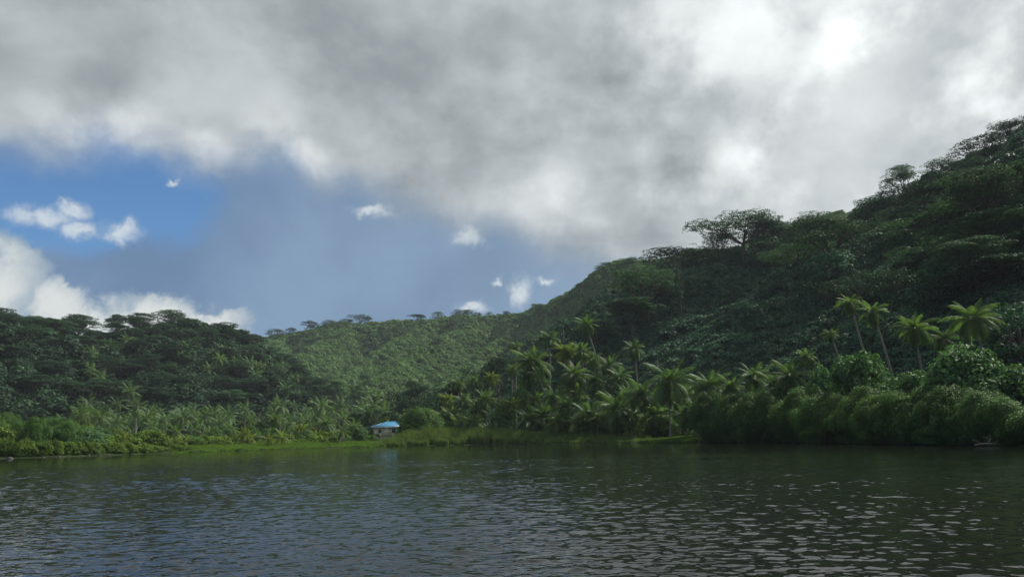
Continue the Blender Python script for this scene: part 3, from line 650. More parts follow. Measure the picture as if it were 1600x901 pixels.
# ------------------------------------------------------------------ ground cover (stuff): leaf clumps set on the land by geometry nodes
def scatter(name, P, rotz, scl, idx, meshes, label, cat, tilt=None):
    me = bpy.data.meshes.new(name); n = len(P); me.vertices.add(n); me.vertices.foreach_set('co', np.asarray(P, np.float32).ravel())
    rot = np.zeros((n, 3), np.float32); rot[:, 2] = rotz
    if tilt is not None: rot[:, :2] = tilt
    a = me.attributes.new('rot', 'FLOAT_VECTOR', 'POINT'); a.data.foreach_set('vector', rot.ravel())
    s3 = np.asarray(scl, np.float32); s3 = np.repeat(s3[:, None], 3, 1) if s3.ndim == 1 else s3
    a = me.attributes.new('scl', 'FLOAT_VECTOR', 'POINT'); a.data.foreach_set('vector', np.ascontiguousarray(s3).ravel())
    a = me.attributes.new('idx', 'INT', 'POINT'); a.data.foreach_set('value', np.asarray(idx, np.int32))
    o = ob(name, me); o['kind'] = 'stuff'; o['label'] = label; o['category'] = cat
    for m in meshes[0].materials: me.materials.append(m)
    nt = bpy.data.node_groups.new(name, 'GeometryNodeTree'); nt.interface.new_socket('Geometry', in_out='INPUT', socket_type='NodeSocketGeometry'); nt.interface.new_socket('Geometry', in_out='OUTPUT', socket_type='NodeSocketGeometry')
    gi = nt.nodes.new('NodeGroupInput'); go = nt.nodes.new('NodeGroupOutput'); iop = nt.nodes.new('GeometryNodeInstanceOnPoints'); ci = nt.nodes.new('GeometryNodeCollectionInfo')
    c = bpy.data.collections.new(name + '_leaves')
    for k, m in enumerate(meshes): c.objects.link(bpy.data.objects.new('%s_%02d' % (name, k), m))
    ci.inputs['Collection'].default_value = c; ci.inputs['Separate Children'].default_value = True; ci.inputs['Reset Children'].default_value = True
    def attr(nm, t):
        x = nt.nodes.new('GeometryNodeInputNamedAttribute'); x.data_type = t; x.inputs['Name'].default_value = nm; return x.outputs['Attribute']
    L = nt.links.new; L(gi.outputs[0], iop.inputs['Points']); L(ci.outputs[0], iop.inputs['Instance']); iop.inputs['Pick Instance'].default_value = True
    L(attr('idx', 'INT'), iop.inputs['Instance Index']); e2r = nt.nodes.new('FunctionNodeEulerToRotation'); L(attr('rot', 'FLOAT_VECTOR'), e2r.inputs[0]); L(e2r.outputs[0], iop.inputs['Rotation']); L(attr('scl', 'FLOAT_VECTOR'), iop.inputs['Scale'])
    L(iop.outputs[0], go.inputs[0]); md = o.modifiers.new('leaves', 'NODES'); md.node_group = nt
    return o
def clump(seed, mat, n=80, leaf=0.42, flat=0.7):
    rng = np.random.default_rng(seed); th = rng.uniform(0, 6.283, n); u = rng.uniform(-.1, 1, n); rr = np.sqrt(np.maximum(0, 1 - u * u)) * rng.uniform(.7, 1.1, n)
    C = np.stack([rr * np.cos(th), rr * np.sin(th), u * flat + rng.normal(0, .08, n)], 1); N = np.stack([rr * np.cos(th) * .7, rr * np.sin(th) * .7, .4 + u], 1)
    V, F = leaf_quads(rng, C, N, leaf, 1.15, .45); return mesh_np('clump', V, F, mat)
def blades(seed, mat, n=34, w=.03, spread=.5):
    rng = np.random.default_rng(seed); b = MB()
    for i in range(n):
        a = rng.uniform(0, 6.28); r = spread * math.sqrt(rng.uniform()); x, y = r * math.cos(a), r * math.sin(a); h = rng.uniform(.6, 1.05); le = rng.normal(0, .22, 2); t = rng.uniform(0, 3.14); wx, wy = w * math.cos(t), w * math.sin(t)
        k = b.addv([(x - wx, y - wy, -.1), (x + wx, y + wy, -.1), (x + wx * .8 + le[0] * .35, y + wy * .8 + le[1] * .35, h * .6), (x - wx * .8 + le[0] * .35, y - wy * .8 + le[1] * .35, h * .6), (x + le[0], y + le[1], h)])
        b.Q.append([k, k + 1, k + 2, k + 3]); b.T.append([k + 3, k + 2, k + 4])
    return b.mesh('tuft', mat)
def cover(zone, rng, xr, yr, n, size_k, cond=None, pxr=(-200, 1800), up=2.0):
    x = rng.uniform(*xr, n); y = rng.uniform(*yr, n); z, w, s = ground(x, y); r = np.hypot(x, y)
    ok = (w == zone) & (s > 2.5) & in_sight(x, y, up); d = np.stack([x, y, z - CAM_H], 1); px = 800 + FPX * (d @ _r) / np.maximum(d @ _f, 1); ok &= (px > pxr[0]) & (px < pxr[1]) & (d @ _f > 5)
    if cond is not None: ok &= cond(x, y, z, s)
    size = size_k * (0.75 + r / 300.0); ok &= rng.uniform(0, 1, n) < (size.min() / size) ** 2
    return x[ok], y[ok], z[ok], size[ok]
def vines(name, zone, mat, xr, yr, n, size_k, label, seed, mound=2.2, cond=None):
    rng = np.random.default_rng(seed); x, y, z, size = cover(zone, rng, xr, yr, n, size_k, cond); k = len(x)
    bump = np.maximum(0, fbm(x / 7, y / 7, 3, seed) - .42) * mound * 5 + np.maximum(0, fbm(x / 19, y / 19, 2, seed + 3) - .45) * mound * 6; P = np.stack([x, y, z + bump - .25 * size], 1)
    scl = size * rng.uniform(.65, 1.35, k); ms = [clump(seed * 10 + i, mat) for i in range(4)]
    print(name, k); scatter(name, P, rng.uniform(0, 6.28, k), scl, rng.integers(0, 4, k), ms, label, 'vines', rng.normal(0, .18, (k, 2)))
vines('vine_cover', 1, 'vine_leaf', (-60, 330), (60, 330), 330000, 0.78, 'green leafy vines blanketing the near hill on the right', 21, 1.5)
vines('ridge_vine_cover', 2, 'sunlit_vine_leaf', (-400, 260), (300, 780), 220000, 1.0, 'sunlit leafy vines covering the back ridge and its spurs', 22, 1.2)
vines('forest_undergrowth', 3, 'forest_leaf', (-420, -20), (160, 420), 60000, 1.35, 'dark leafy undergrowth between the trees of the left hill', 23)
vines('lowland_undergrowth', 0, 'low_bush_leaf', (-330, 160), (60, 420), 60000, 0.75, 'low leafy undergrowth between the palms along the shore', 24, 1.0, lambda x, y, z, s: (s > 13) & ((s > 34) | (np.abs(np.arctan2(x, y) - HOUSE_A) > R(2.6))))
# grass
def grass(name, mat, pxr, smin, smax, n, hgt, label, seed, w=.03, xr=(-110, 70), yr=(30, 190)):
    rng = np.random.default_rng(seed); x = rng.uniform(*xr, n); y = rng.uniform(*yr, n); z, wz, s = ground(x, y); d = np.stack([x, y, z - CAM_H], 1); px = 800 + FPX * (d @ _r) / np.maximum(d @ _f, 1)
    ok = (s > smin) & (s < smax) & (px > pxr[0]) & (px < pxr[1]); x, y, z, s, px = (q[ok] for q in (x, y, z, s, px)); k = len(x)
    h = hgt(px, s) * rng.uniform(.7, 1.15, k) * (.75 + .5 * fbm(x / 3, y / 3, 2, seed)); ms = [blades(seed * 10 + i, mat, w=w) for i in range(3)]
    print(name, k); scatter(name, np.stack([x, y, z], 1), rng.uniform(0, 6.28, k), np.stack([np.full(k, 1.0), np.full(k, 1.0), h], 1), rng.integers(0, 3, k), ms, label, 'grass')
grass('reeds', 'reed_blade', (584, 1015), -.3, 13, 110000, lambda px, s: np.interp(px, [584, 600, 640, 700, 780, 850, 1010], [.6, 1.2, 3.0, 3.4, 2.8, 1.7, .8]) * np.clip(.45 + s * .12, 0, 1), 'tall green reeds along the central shore', 41, .035)
grass('shore_grass', 'lawn_blade', (270, 625), .7, 19, 150000, lambda px, s: .22 + .02 * s + np.where(px > 540, .022 * s, 0), 'short bright green grass strip along the left shore', 42, .04)
grass('bank_grass', 'lawn_blade', (1000, 1105), -.2, 14, 90000, lambda px, s: .3 + 0 * s, 'bright green grass under the shore palms', 43, .04, (20, 60), (60, 120))

# ------------------------------------------------------------------ palms
G, B, Y = 'palm_green', 'palm_bright', 'palm_yellow'
PALMS = [
 (832, 566, 84, 122, B, 'bright green palm with the biggest head, left of the central palm cluster', dict(lean=-.05, nf=30)),
 (860, 530, 46, 136, G, 'dark tall palm rising just behind the biggest bright palm', dict(lean=.03)),
 (884, 549, 54, 128, Y, 'yellow-green palm in the middle of the tall central cluster', dict(lean=-.06, nf=30)),
 (907, 548, 48, 127, B, 'bright palm right of the yellow-green one in the central cluster', dict(lean=-.08, nf=30)),
 (926, 562, 40, 128, B, 'smaller bright palm at the right of the tall central cluster', dict(lean=-.1)),
 (806, 541, 30, 160, B, 'slender small-headed palm highest at the left of the central cluster', {}),
 (801, 577, 32, 148, B, 'slender palm below the small-headed one left of the central cluster', {}),
 (824, 592, 46, 120, B, 'palm head tucked below the biggest bright palm', dict(droopy=.4)),
 (846, 600, 44, 118, G, 'low dark palm under the slanting pale trunk', {}),
 (896, 585, 68, 114, B, 'glossy palm standing in front of the tall central trunks', dict(nf=30)),
 (932, 597, 60, 110, G, 'dark glossy palm right of the one before the tall trunks', dict(nf=30)),
 (952, 572, 58, 120, G, 'palm half hidden left of the lone round-headed palm', {}),
 (968, 590, 54, 116, G, 'drooping dark palm below the lone round-headed palm', dict(droopy=.5)),
 (991, 545, 50, 138, G, 'lone round-headed drooping palm against the vine slope', dict(droopy=.7, nf=30)),
 (915, 508, 52, 150, G, 'tallest dark leaning palm above the central cluster', dict(lean=-.2, nf=30)),
 (768, 590, 36, 140, Y, 'small yellowish palm left of the slender trunks', {}),
 (740, 596, 40, 135, G, 'small dark palm far left of the central cluster', {}),
 (716, 600, 34, 140, B, 'small palm at the left start of the grove', {}),
 (700, 625, 40, 128, Y, 'yellow-green palm beside the rounded bush', {}),
 (966, 640, 98, 94, G, 'dark star-shaped palm at the water edge in the centre right', dict(nf=30, dead=0)),
 (1046, 598, 108, 92, G, 'large shore palm with long arching leaves right of the star-shaped one', dict(nf=30)),
 (1004, 616, 76, 97, G, 'shore palm between the star-shaped and the large arching palm', {}),
 (1108, 605, 92, 91, G, 'broad shore palm above the left end of the mangroves', dict(nf=30)),
 (1142, 604, 58, 96, B, 'palm head peeping above the mangroves left of the upright pair', {}),
 (1072, 648, 66, 83, G, 'low palm standing at the edge of the bright bank grass', {}),
 (1090, 640, 50, 84, G, 'small palm touching the left end of the mangroves', {}),
 (918, 648, 80, 97, G, 'dark low palm left of the star-shaped shore palm', dict(nf=30)),
 (848, 650, 74, 100, B, 'low palm with yellow old leaves at the reeds', dict(dead=2)),
 (882, 638, 62, 103, G, 'low palm between the reeds palm and the dark low palm', {}),
 (788, 645, 62, 105, B, 'bright low palm behind the reeds', {}),
 (746, 640, 54, 108, B, 'bright low palm left behind the reeds', {}),
 (812, 622, 56, 112, G, 'upright dark palm behind the bright low palms', {}),
 (1178, 590, 76, 98, G, 'upright palm above the mangroves, left of a pair', dict(droopy=-.4)),
 (1237, 590, 84, 98, G, 'upright palm above the mangroves, right of a pair', dict(droopy=-.3)),
 (1208, 602, 70, 96, G, 'pale drooping palm leaves between the upright pair above the mangroves', dict(droopy=.3)),
 (1327, 473, 54, 112, B, 'tall palm on the right slope, left one of the close pair', dict(lean=-.12, nf=30, droopy=.4)),
 (1363, 487, 58, 108, B, 'tall palm on the right slope, right one of the close pair', dict(lean=-.14, nf=30, droopy=.6)),
 (1297, 522, 36, 105, B, 'small-headed tall palm left of the close pair on the right slope', dict(lean=-.18, dead=2, droopy=.5)),
 (1260, 557, 44, 100, B, 'short palm left of the small-headed tall palm', dict(lean=-.1)),
 (1428, 515, 82, 100, B, 'palm with orange old leaves between the close pair and the rightmost palm', dict(dead=4, nf=30)),
 (1519, 498, 92, 98, B, 'tall wide-headed palm rightmost on the right slope', dict(lean=-.12, nf=30, dead=2)),
 (1474, 530, 62, 104, G, 'dark palm half hidden left of the rightmost tall palm', {}),
 (508, 664, 44, 138, G, 'dark drooping palm at the right end of the yellow shore palms', dict(droopy=.4)),
 (575, 648, 44, 160, G, 'dark palm behind the blue-roofed house', {}),
 (428, 655, 34, 150, B, 'tall bright palm above the yellow shore palms', {}),
 (406, 664, 28, 155, G, 'darker palm just left of the tall bright one on the left shore', {}),
 (470, 674, 46, 135, Y, 'yellow bushy palm left of the dark drooping shore palm', {}),
 (494, 682, 36, 130, Y, 'low yellow palm under the dark drooping shore palm', {}),
]
for i, (px, py, w, d, m, lab, kw) in enumerate(PALMS):
    kw = dict(kw); le = kw.pop('lean', random.Random(i).uniform(-.06, .06)); laz = 0.0
    d = max(d, shore_dist(px, (14 if px < 870 else 7) + max(0, d - 92) * .55)) if px < 1280 else d
    w = w * .88 if px > 1250 else w
    palm_px(px, py, w, d, m, lab, 100 + i, lean=le, laz=laz, **kw)
XP = [(706, 650, 50), (724, 627, 46), (758, 624, 50), (776, 656, 54), (826, 656, 60), (836, 627, 54), (866, 620, 56), (902, 617, 60), (872, 660, 54), (906, 664, 52), (942, 655, 60), (986, 652, 60), (1022, 650, 66), (690, 652, 40), (740, 660, 44), (800, 634, 50), (1130, 622, 56), (1062, 622, 60), (945, 622, 56), (980, 618, 54)]
XP.sort()
for i, (px, py, w) in enumerate(XP):
    palm_px(px, py, w * 1.12, shore_dist(px, (15 if px < 870 else 9) + (660 - py) * .22), (G, B, G, B, B, G, Y)[i % 7] if px < 900 else (G, G, B)[i % 3], ORD[i] + ' low spreading palm from the left in the front of the central grove', 700 + i, lean=random.Random(i).uniform(-.08, .08), nf=26, group='low palms in the front of the central grove')
# the slanting pale trunk in the cluster is a leaning palm of its own
p = at(838, 583, shore_dist(838, 24)); palm(p[0], p[1], p[2], 2.4, G, 'palm with the slanting pale trunk crossing the upright ones', 333, lean=-.3, laz=0, nf=14)
LP = [(216, 634, 30, 190, G), (123, 648, 30, 170, B), (159, 650, 32, 172, B), (243, 668, 28, 150, G), (270, 674, 28, 140, B), (198, 684, 22, 125, Y), (282, 690, 24, 128, Y), (347, 690, 24, 135, Y), (378, 679, 30, 140, Y), (318, 650, 30, 190, G),
      (345, 660, 28, 175, G), (141, 681, 24, 120, B), (95, 660, 26, 165, G), (60, 668, 26, 150, B), (300, 672, 28, 150, G), (330, 676, 26, 150, B), (360, 668, 26, 165, G), (395, 684, 24, 140, Y), (440, 682, 28, 138, Y), (455, 662, 26, 160, G), (417, 686, 22, 136, Y), (185, 660, 26, 175, G), (230, 652, 26, 185, B), (258, 655, 24, 185, G), (535, 655, 28, 165, G), (552, 666, 26, 155, B), (530, 674, 26, 145, G)]
LPL = ['dark palm highest above the left lowland', 'bright palm left of a like pair on the left lowland', 'bright palm right of a like pair on the left lowland', 'green palm over the low yellow bushes at left', 'bright low palm near the left end of the grass strip', 'yellow low palm over the left shore bushes', 'yellow low palm at the left tip of the grass strip', 'yellow low palm alone on the grass strip', 'tall yellow palm over the grass strip', 'dark palm behind the middle of the left lowland',
       'green palm right behind the lone yellow low palm', 'bright low palm over the far left shore bushes', 'dark palm behind the far left bushes', 'bright palm nearest the left edge', 'green palm left behind the grass strip', 'bright palm behind the lone yellow low palm', 'green palm between the dark and the tall yellow palm', 'small yellow palm right of the tall yellow one', 'yellow palm left of the bushy yellow palm', 'green palm above the yellow ones, right of the tall bright palm', 'lowest yellow palm under the tall bright palm', 'green palm between the like pair and the highest dark palm', 'bright palm right of the highest dark palm', 'small green palm two right of the highest dark palm', 'dark palm left behind the blue-roofed house', 'bright palm just left of the house porch', 'green palm between the dark drooping palm and the house']
for i, ((px, py, w, d, m), lab) in enumerate(zip(LP, LPL)):
    q = at(px, py, d); g0 = gz_of(q[0], q[1]); far_palm(q[0], q[1], max(.8, q[2] - g0), w * .5 * d / FPX * 1.2, m, lab, 'palms along the left shore', 500 + i)
rngP = np.random.default_rng(77)
pts = spread_on(None, 125, (-230, -20), (190, 330), 6.2, rngP, lambda x, y: int(ground(x, y)[1]) in (0, 3) and gz_of(x, y) < 40 and 120 < project(x, y, gz_of(x, y))[0] < 640 and fbm(x / 40, y / 40, 2, 6) > .34)
for i, (x, y) in enumerate(pts):
    far_palm(x, y, rngP.uniform(5, 10), rngP.uniform(3.4, 4.8), G if rngP.random() < .85 else B, 'dark palm in the dense palm grove at the foot of the left hill', 'palm grove at the foot of the left hill', 900 + i)
pts = spread_on(None, 95, (-40, 48), (95, 170), 3.2, rngP, lambda x, y: float(ground(x, y)[2]) > (13 if x < 8 else 6) and 690 < project(x, y, 3)[0] < 1130 and gz_of(x, y) < 14)
for i, (x, y) in enumerate(pts):
    far_palm(x, y, rngP.uniform(.8, 4.4), rngP.uniform(2.4, 3.8), (G, B, G, B, Y)[i % 5], 'low palm filling the thicket behind the central shore palms', 'thicket palms behind the central shore', 1300 + i)

# ------------------------------------------------------------------ mangroves and shrubs
def bush(seed, W, H, mat, leaf, per, npad=60, vert=1.0):
    rng = np.random.default_rng(seed); pads = []; b = MB()
    for i in range(npad):
        u = rng.uniform(-1, 1); th = rng.uniform(0, 6.28); rr = math.sqrt(1 - u * u) * rng.uniform(.6, 1.0)
        z = H * (.5 + .45 * u); wz = W * .5 * (.80 + .2 * math.sin(math.pi * min(1, z / H + .25)))
        rx = W * rng.uniform(.09, .17); pads.append((wz * rr * math.cos(th), wz * rr * math.sin(th), z, rx, rx * rng.uniform(.8, 1.5) * vert))
    for i in range(14):
        a = i * 2 * math.pi / 14 + rng.normal(0, .2); r0 = W * .46 * rng.uniform(.5, 1); b.tube(bez((r0 * math.cos(a), r0 * math.sin(a), -.6), (r0 * .9 * math.cos(a), r0 * .9 * math.sin(a), H * .15), (r0 * .3 * math.cos(a), r0 * .3 * math.sin(a), H * .55), 5), np.linspace(.035, .05, 5), 4)
    return b.mesh('stems', 'dark_bark'), crown_mesh('foliage', pads, leaf, mat, per, seed, .7, .6, 1.8)
MG = [bush(200 + i, 6, 6, 'mangrove_leaf', .16, 760, 84, 1.25) for i in range(3)]
SH = [bush(220 + i, 6, 5, 'shrub_leaf', .34, 190, 70, .8) for i in range(3)]
LB = [bush(240 + i, 4, 2.4, 'low_bush_leaf', .24, 260, 46, .8) for i in range(4)]
def bush_px(ks, i, W0, H0, px, py, wpx, dist, name, label, group, cat='shrub', base=None):
    q = at(px, py, dist); gz = gz_of(q[0], q[1]) if base is None else base; w = wpx * dist / FPX; h = max(.5, q[2] - gz)
    e = ob(name, None, loc=(q[0], q[1], gz), rot=(0, 0, i * 1.3), scl=(w / W0, w / W0, h / H0)); tag(e, label, cat, group); st, fo = ks[i % len(ks)]; ob('stems', st, e); ob('foliage', fo, e); return e
MGL = [(1118, 632, 62, 2), (1158, 614, 82, 3.5), (1205, 608, 84, 3.5), (1255, 606, 84, 4), (1300, 612, 80, 3), (1345, 607, 86, 4), (1392, 614, 82, 3), (1440, 606, 90, 3), (1492, 605, 92, 3), (1540, 612, 80, 3), (1592, 655, 60, 2.5), (1375, 650, 56, 0.6), (1180, 655, 60, .6), (1285, 652, 58, .6), (1470, 650, 64, .6), (1650, 620, 90, 3), (1325, 600, 80, 8), (1230, 600, 80, 8), (1425, 600, 80, 8)]
MGN = ['leftmost mangrove at the bright grassy bank', 'second mangrove from the grassy bank', 'third mangrove from the grassy bank', 'mangrove under the upright pair of palms', 'mangrove under the small-headed tall palm', 'mangrove under the close pair of tall palms', 'mangrove just right of the close pair of tall palms', 'mangrove under the palm with orange leaves', 'largest rounded mangrove below the pale shrub dome', 'mangrove behind the pale driftwood', 'low light green mangrove bush at the right edge', 'low front mangrove in the middle of the right shore', 'low front mangrove near the left end of the right shore', 'low front mangrove below the short palm', 'low front mangrove left of the driftwood', 'mangrove cut by the right edge', 'rear mangrove behind the middle of the right shore', 'rear mangrove behind the upright pair of palms', 'rear mangrove behind the palm with orange leaves']
for k in range(15):
    px = 1112 + 32 * k; bush_px(MG, k + 1, 6, 6, px, 622 + (k * 5) % 9, 66, shore_dist(px, 1.6), 'mangrove', ORD[k] + ' upright mangrove from the grassy bank in the front of the hedge', 'upright mangroves in the right shore hedge', base=-.1)
for i, ((px, py, w, off), lab) in enumerate(zip(MGL, MGN)):
    bush_px(MG, i, 6, 6, px, py + 10, w, shore_dist(px, off), 'mangrove', lab, 'mangroves along the right shore', base=-.1)
SHL = [(1505, 552, 115, 68, 'tall dome of pale large-leaved shrub below the rightmost tall palm'), (1440, 588, 100, 66, 'pale large-leaved shrub left of the tall dome'), (1580, 588, 110, 64, 'pale large-leaved shrub at the right edge'), (1395, 600, 80, 72, 'light green shrub over the right mangroves'), (1342, 562, 84, 84, 'layered shrub under the close pair of tall palms'), (1285, 585, 60, 86, 'light green shrub at the foot of the small-headed palm'), (1545, 580, 90, 70, 'pale shrub right of the tall dome')]
for i, (px, py, w, d, lab) in enumerate(SHL): bush_px(SH, i, 6, 5, px, py, w, max(d, shore_dist(px, 10)), 'large_leaved_shrub', lab, 'pale shrubs above the mangroves')
RB = [bush(260 + i, 8, 5.5, 'mangrove_leaf', .24, 330, 95, 1.0) for i in range(2)]
bush_px(RB, 1, 8, 5.5, 657, 647, 70, shore_dist(657, 13), 'rounded_bush', 'big dark rounded bush right of the blue-roofed house', None)
bush_px(RB, 2, 8, 5.5, 694, 660, 40, shore_dist(692, 15), 'rounded_bush', 'smaller dark bush behind the reeds right of the big rounded bush', None)
rngS = np.random.default_rng(5)
LBX = list(range(2, 300, 13))
for i, px in enumerate(LBX):
    top = np.interp(px, [-30, 60, 130, 300], [688, 692, 693, 700]) + rngS.normal(0, 2); lab = ORD[i] + ' low bush from the left edge in the row along the left water edge'
    bush_px(LB, i, 4, 2.4, px, top, 26, shore_dist(px, 1.8 + rngS.uniform(0, 1)), 'low_bush', lab, 'low bushes on the left water edge', base=.02)
for i in range(34):
    px = rngS.uniform(-30, 300); d = shore_dist(px, rngS.uniform(8, 55)); top = np.interp(px, [-30, 40, 110, 160, 300], [645, 655, 668, 678, 684]) + rngS.normal(0, 5)
    bush_px(MG if px < 110 else SH if i % 3 == 0 else LB, i, *((6, 6) if px < 110 else (6, 5) if i % 3 == 0 else (4, 2.4)), px, top, rngS.uniform(30, 50), d, 'green_bush', 'rounded green bush in the thicket behind the left shore', 'thicket behind the left shore')
for i in range(16):
    px = rngS.uniform(330, 600); d = rngS.uniform(150, 185)
    bush_px(MG if i % 2 else SH, i, 6, 6 if i % 2 else 5, px, 672 + rngS.normal(0, 5), rngS.uniform(22, 36), d, 'green_bush', 'dark bush in the thicket behind the grass strip', 'thicket behind the grass strip')
for i in range(22):
    px = 700 + i * 18 + rngS.uniform(-6, 6); d = shore_dist(px, rngS.uniform(15, 26)); ks = (LB, SH, RB)[i % 3]
    bush_px(ks, i, *((4, 2.4), (6, 5), (8, 5.5))[i % 3], px, 668 + rngS.normal(0, 6), rngS.uniform(26, 40), d, 'green_bush', 'leafy bush between the low palms of the central shore', 'bushes between the central shore palms')
tree_px(UM_LIT, 1, 524, 598, 44, 330, 15, 9, 'umbrella_tree', 'pale domed tree catching light at the mouth of the valley', 'tree'); tree_px(UM_LIT, 2, 558, 602, 34, 335, 15, 9, 'umbrella_tree', 'smaller pale domed tree right of the one at the valley mouth', 'tree')
VT = [(600, 640, 50, 190), (640, 625, 56, 200), (680, 610, 60, 200), (715, 600, 60, 190), (565, 640, 44, 200), (655, 600, 50, 250), (740, 575, 60, 230), (780, 560, 56, 220), (620, 612, 46, 270), (590, 620, 44, 280)]
VTL = ['dark tree right behind the house', 'dark tree behind the big rounded bush', 'dark flat tree in the valley right of the house', 'dark flat tree behind the left start of the grove', 'dark tree left behind the house', 'dark tree deep in the valley', 'dark flat tree left above the slender palms', 'dark flat tree behind the slender palms', 'dark tree in the middle of the valley floor', 'dark tree left on the valley floor']
for i, ((px, py, w, d), lab) in enumerate(zip(VT, VTL)): tree_px(UM_DARK if i % 2 else RT_DARK, i, px, py, w, d, 15 if i % 2 else 10, 8.5 if i % 2 else 4.2, 'valley_tree', lab, 'tree', 'trees on the valley floor', rz=i)

# ------------------------------------------------------------------ house
plain_mat('blue_roof', (0.035, 0.19, 0.33), (0.055, 0.23, 0.38), 1.5, 0.35, 0.5); plain_mat('cream_wall', (0.60, 0.53, 0.36), (0.70, 0.62, 0.44), 1.0, 0.8); plain_mat('white_paint', (0.62, 0.62, 0.60), (0.74, 0.74, 0.72), 2, 0.6)
plain_mat('dark_glass', (0.01, 0.012, 0.014), (0.02, 0.022, 0.025), 1, 0.15, 0.5); plain_mat('concrete', (0.25, 0.24, 0.22), (0.36, 0.35, 0.33), 2, 0.9); plain_mat('door_wood', (0.10, 0.06, 0.035), (0.16, 0.10, 0.06), 3, 0.7); plain_mat('pale_sheet', (0.5, 0.5, 0.48), (0.66, 0.66, 0.64), 2, 0.5)
def build_house():
    q = at(583, 684, shore_dist(590, 22)); e = ob('house', None, loc=(q[0], q[1], 1.85), rot=(0, 0, R(-6)), scl=.97); tag(e, 'cream single-storey house with a blue hipped roof behind the reeds', 'house')
    def part(nm, b, mat, par=e): return ob(nm, b.mesh(nm, mat), par)
    W, Dp, Hh = 7.0, 6.0, 2.45
    b = MB(); t = .15                                            # walls with real openings in the front
    for x0, x1, z0, z1 in ((0, 1.2, 0, Hh), (2.0, W, 0, .9), (1.2, 2.0, 1.9, Hh), (2.0, W, 1.9, Hh), (1.2, 1.2001, 0, .001), (2.0, 4.2, .9, 1.9), (5.2, W, .9, 1.9)): pass
    for x0, x1, z0, z1 in ((0, 1.15, 0, Hh), (1.15, 1.95, .95, 1.0), (1.95, W, 0, Hh)): pass
    b.box((0, 0, 0), (1.2, t, Hh)); b.box((1.2, 0, 0), (2.0, t, 1.0)); b.box((1.2, 0, 1.95), (2.0, t, Hh)); b.box((2.0, 0, 0), (4.4, t, Hh)); b.box((4.4, 0, 0), (5.3, t, 1.0)); b.box((4.4, 0, 1.95), (5.3, t, Hh)); b.box((5.3, 0, 0), (W, t, Hh))
    b.box((0, t, 0), (t, 2.0, Hh)); b.box((0, 2.0, 2.05), (t, 2.9, Hh)); b.box((0, 2.9, 0), (t, Dp, Hh)); b.box((W - t, t, 0), (W, Dp, Hh)); b.box((t, Dp - t, 0), (W - t, Dp, Hh)); part('wall', b, 'cream_wall')
    for x in (1.2, 4.4):
        wd = .8 if x < 2 else .9; f = MB(); y = -.03
        for lo, hi in (((x, y, 1.0), (x + .06, .1, 1.95)), ((x + wd - .06, y, 1.0), (x + wd, .1, 1.95)), ((x + .06, y, 1.0), (x + wd - .06, .1, 1.06)), ((x + .06, y, 1.89), (x + wd - .06, .1, 1.95)), ((x + wd / 2 - .02, y, 1.06), (x + wd / 2 + .02, .1, 1.89))): f.box(lo, hi)
        w = part('window', f, 'white_paint'); g_ = MB(); g_.box((x + .06, .05, 1.06), (x + wd - .06, .07, 1.89)); part('pane', g_, 'dark_glass', w)
    d = MB(); d.box((.05, 2.03, 0), (.1, 2.87, 2.02)); dd = part('door', d, 'door_wood'); hn = MB(); hn.box((-.02, 2.12, .95), (.05, 2.2, 1.05)); part('handle', hn, 'dark_glass', dd)
    fl = MB(); fl.box((-2.1, -.1, -1.4), (W + .1, Dp + .1, -.004)); part('floor_slab', fl, 'concrete')
    for y in (.1, 3.0, Dp - .1):
        pb = MB(); pb.box((-1.95, y - .06, 0), (-1.83, y + .06, 2.08)); part('post', pb, 'white_paint')
    rl = MB(); rl.box((-1.92, .16, .75), (-1.86, 2.94, .83)); rl.box((-1.92, .16, .2), (-1.86, 2.94, .26))
    for k in range(9): rl.box((-1.91, .4 + k * .28, .26), (-1.87, .44 + k * .28, .75))
    part('porch_railing', rl, 'white_paint')
    ov = .5; zE, zR = Hh + .03, Hh + 1.25; A = (-ov, -ov, zE); Bq = (W + ov, -ov, zE); Cq = (W + ov, Dp + ov, zE); Dq = (-ov, Dp + ov, zE); r1 = (2.6, Dp / 2, zR); r2 = (W - 2.6, Dp / 2, zR); th = .06
    def slope(bm, pts):
        n = len(pts); P = np.array(pts, float); k = bm.addv(P); k2 = bm.addv(P - np.array([0, 0, th])); (bm.Q if n == 4 else bm.T).append([k + i for i in range(n)]); (bm.Q if n == 4 else bm.T).append([k2 + n - 1 - i for i in range(n)])
        for i in range(n): j = (i + 1) % n; bm.Q.append([k + j, k + i, k2 + i, k2 + j])
    r = MB(); slope(r, [A, Bq, r2, r1]); slope(r, [Cq, Dq, r1, r2]); slope(r, [Bq, Cq, r2]); slope(r, [Dq, A, r1])
    rf = part('roof', r, 'blue_roof')
    def ribs(bm, e0, e1, t0, t1, n):                              # standing ribs of the sheet, eave to ridge
        e0, e1, t0, t1 = map(np.array, (e0, e1, t0, t1))
        for i in range(1, n):
            u = i / n; a = e0 + (e1 - e0) * u; L = np.linalg.norm(e1 - e0); s0 = (t0 - e0) @ (e1 - e0) / L ** 2; s1 = (t1 - e0) @ (e1 - e0) / L ** 2
            up = (t0 + t1) / 2; perp = up - (e0 + (e1 - e0) * ((up - e0) @ (e1 - e0) / L ** 2)); v = 1.0 if s0 <= u <= s1 else (u / s0 if u < s0 else (1 - u) / (1 - s1))
            if v > .08: bm.tube([a + np.array([0, 0, .012]), a + perp * v * .98 + np.array([0, 0, .012])], [.022, .022], 4)
    rb = MB(); ribs(rb, A, Bq, r1, r2, 24); ribs(rb, Dq, A, r1, r1, 22); part('roof_ribs', rb, 'blue_roof', rf)
    cp = MB()
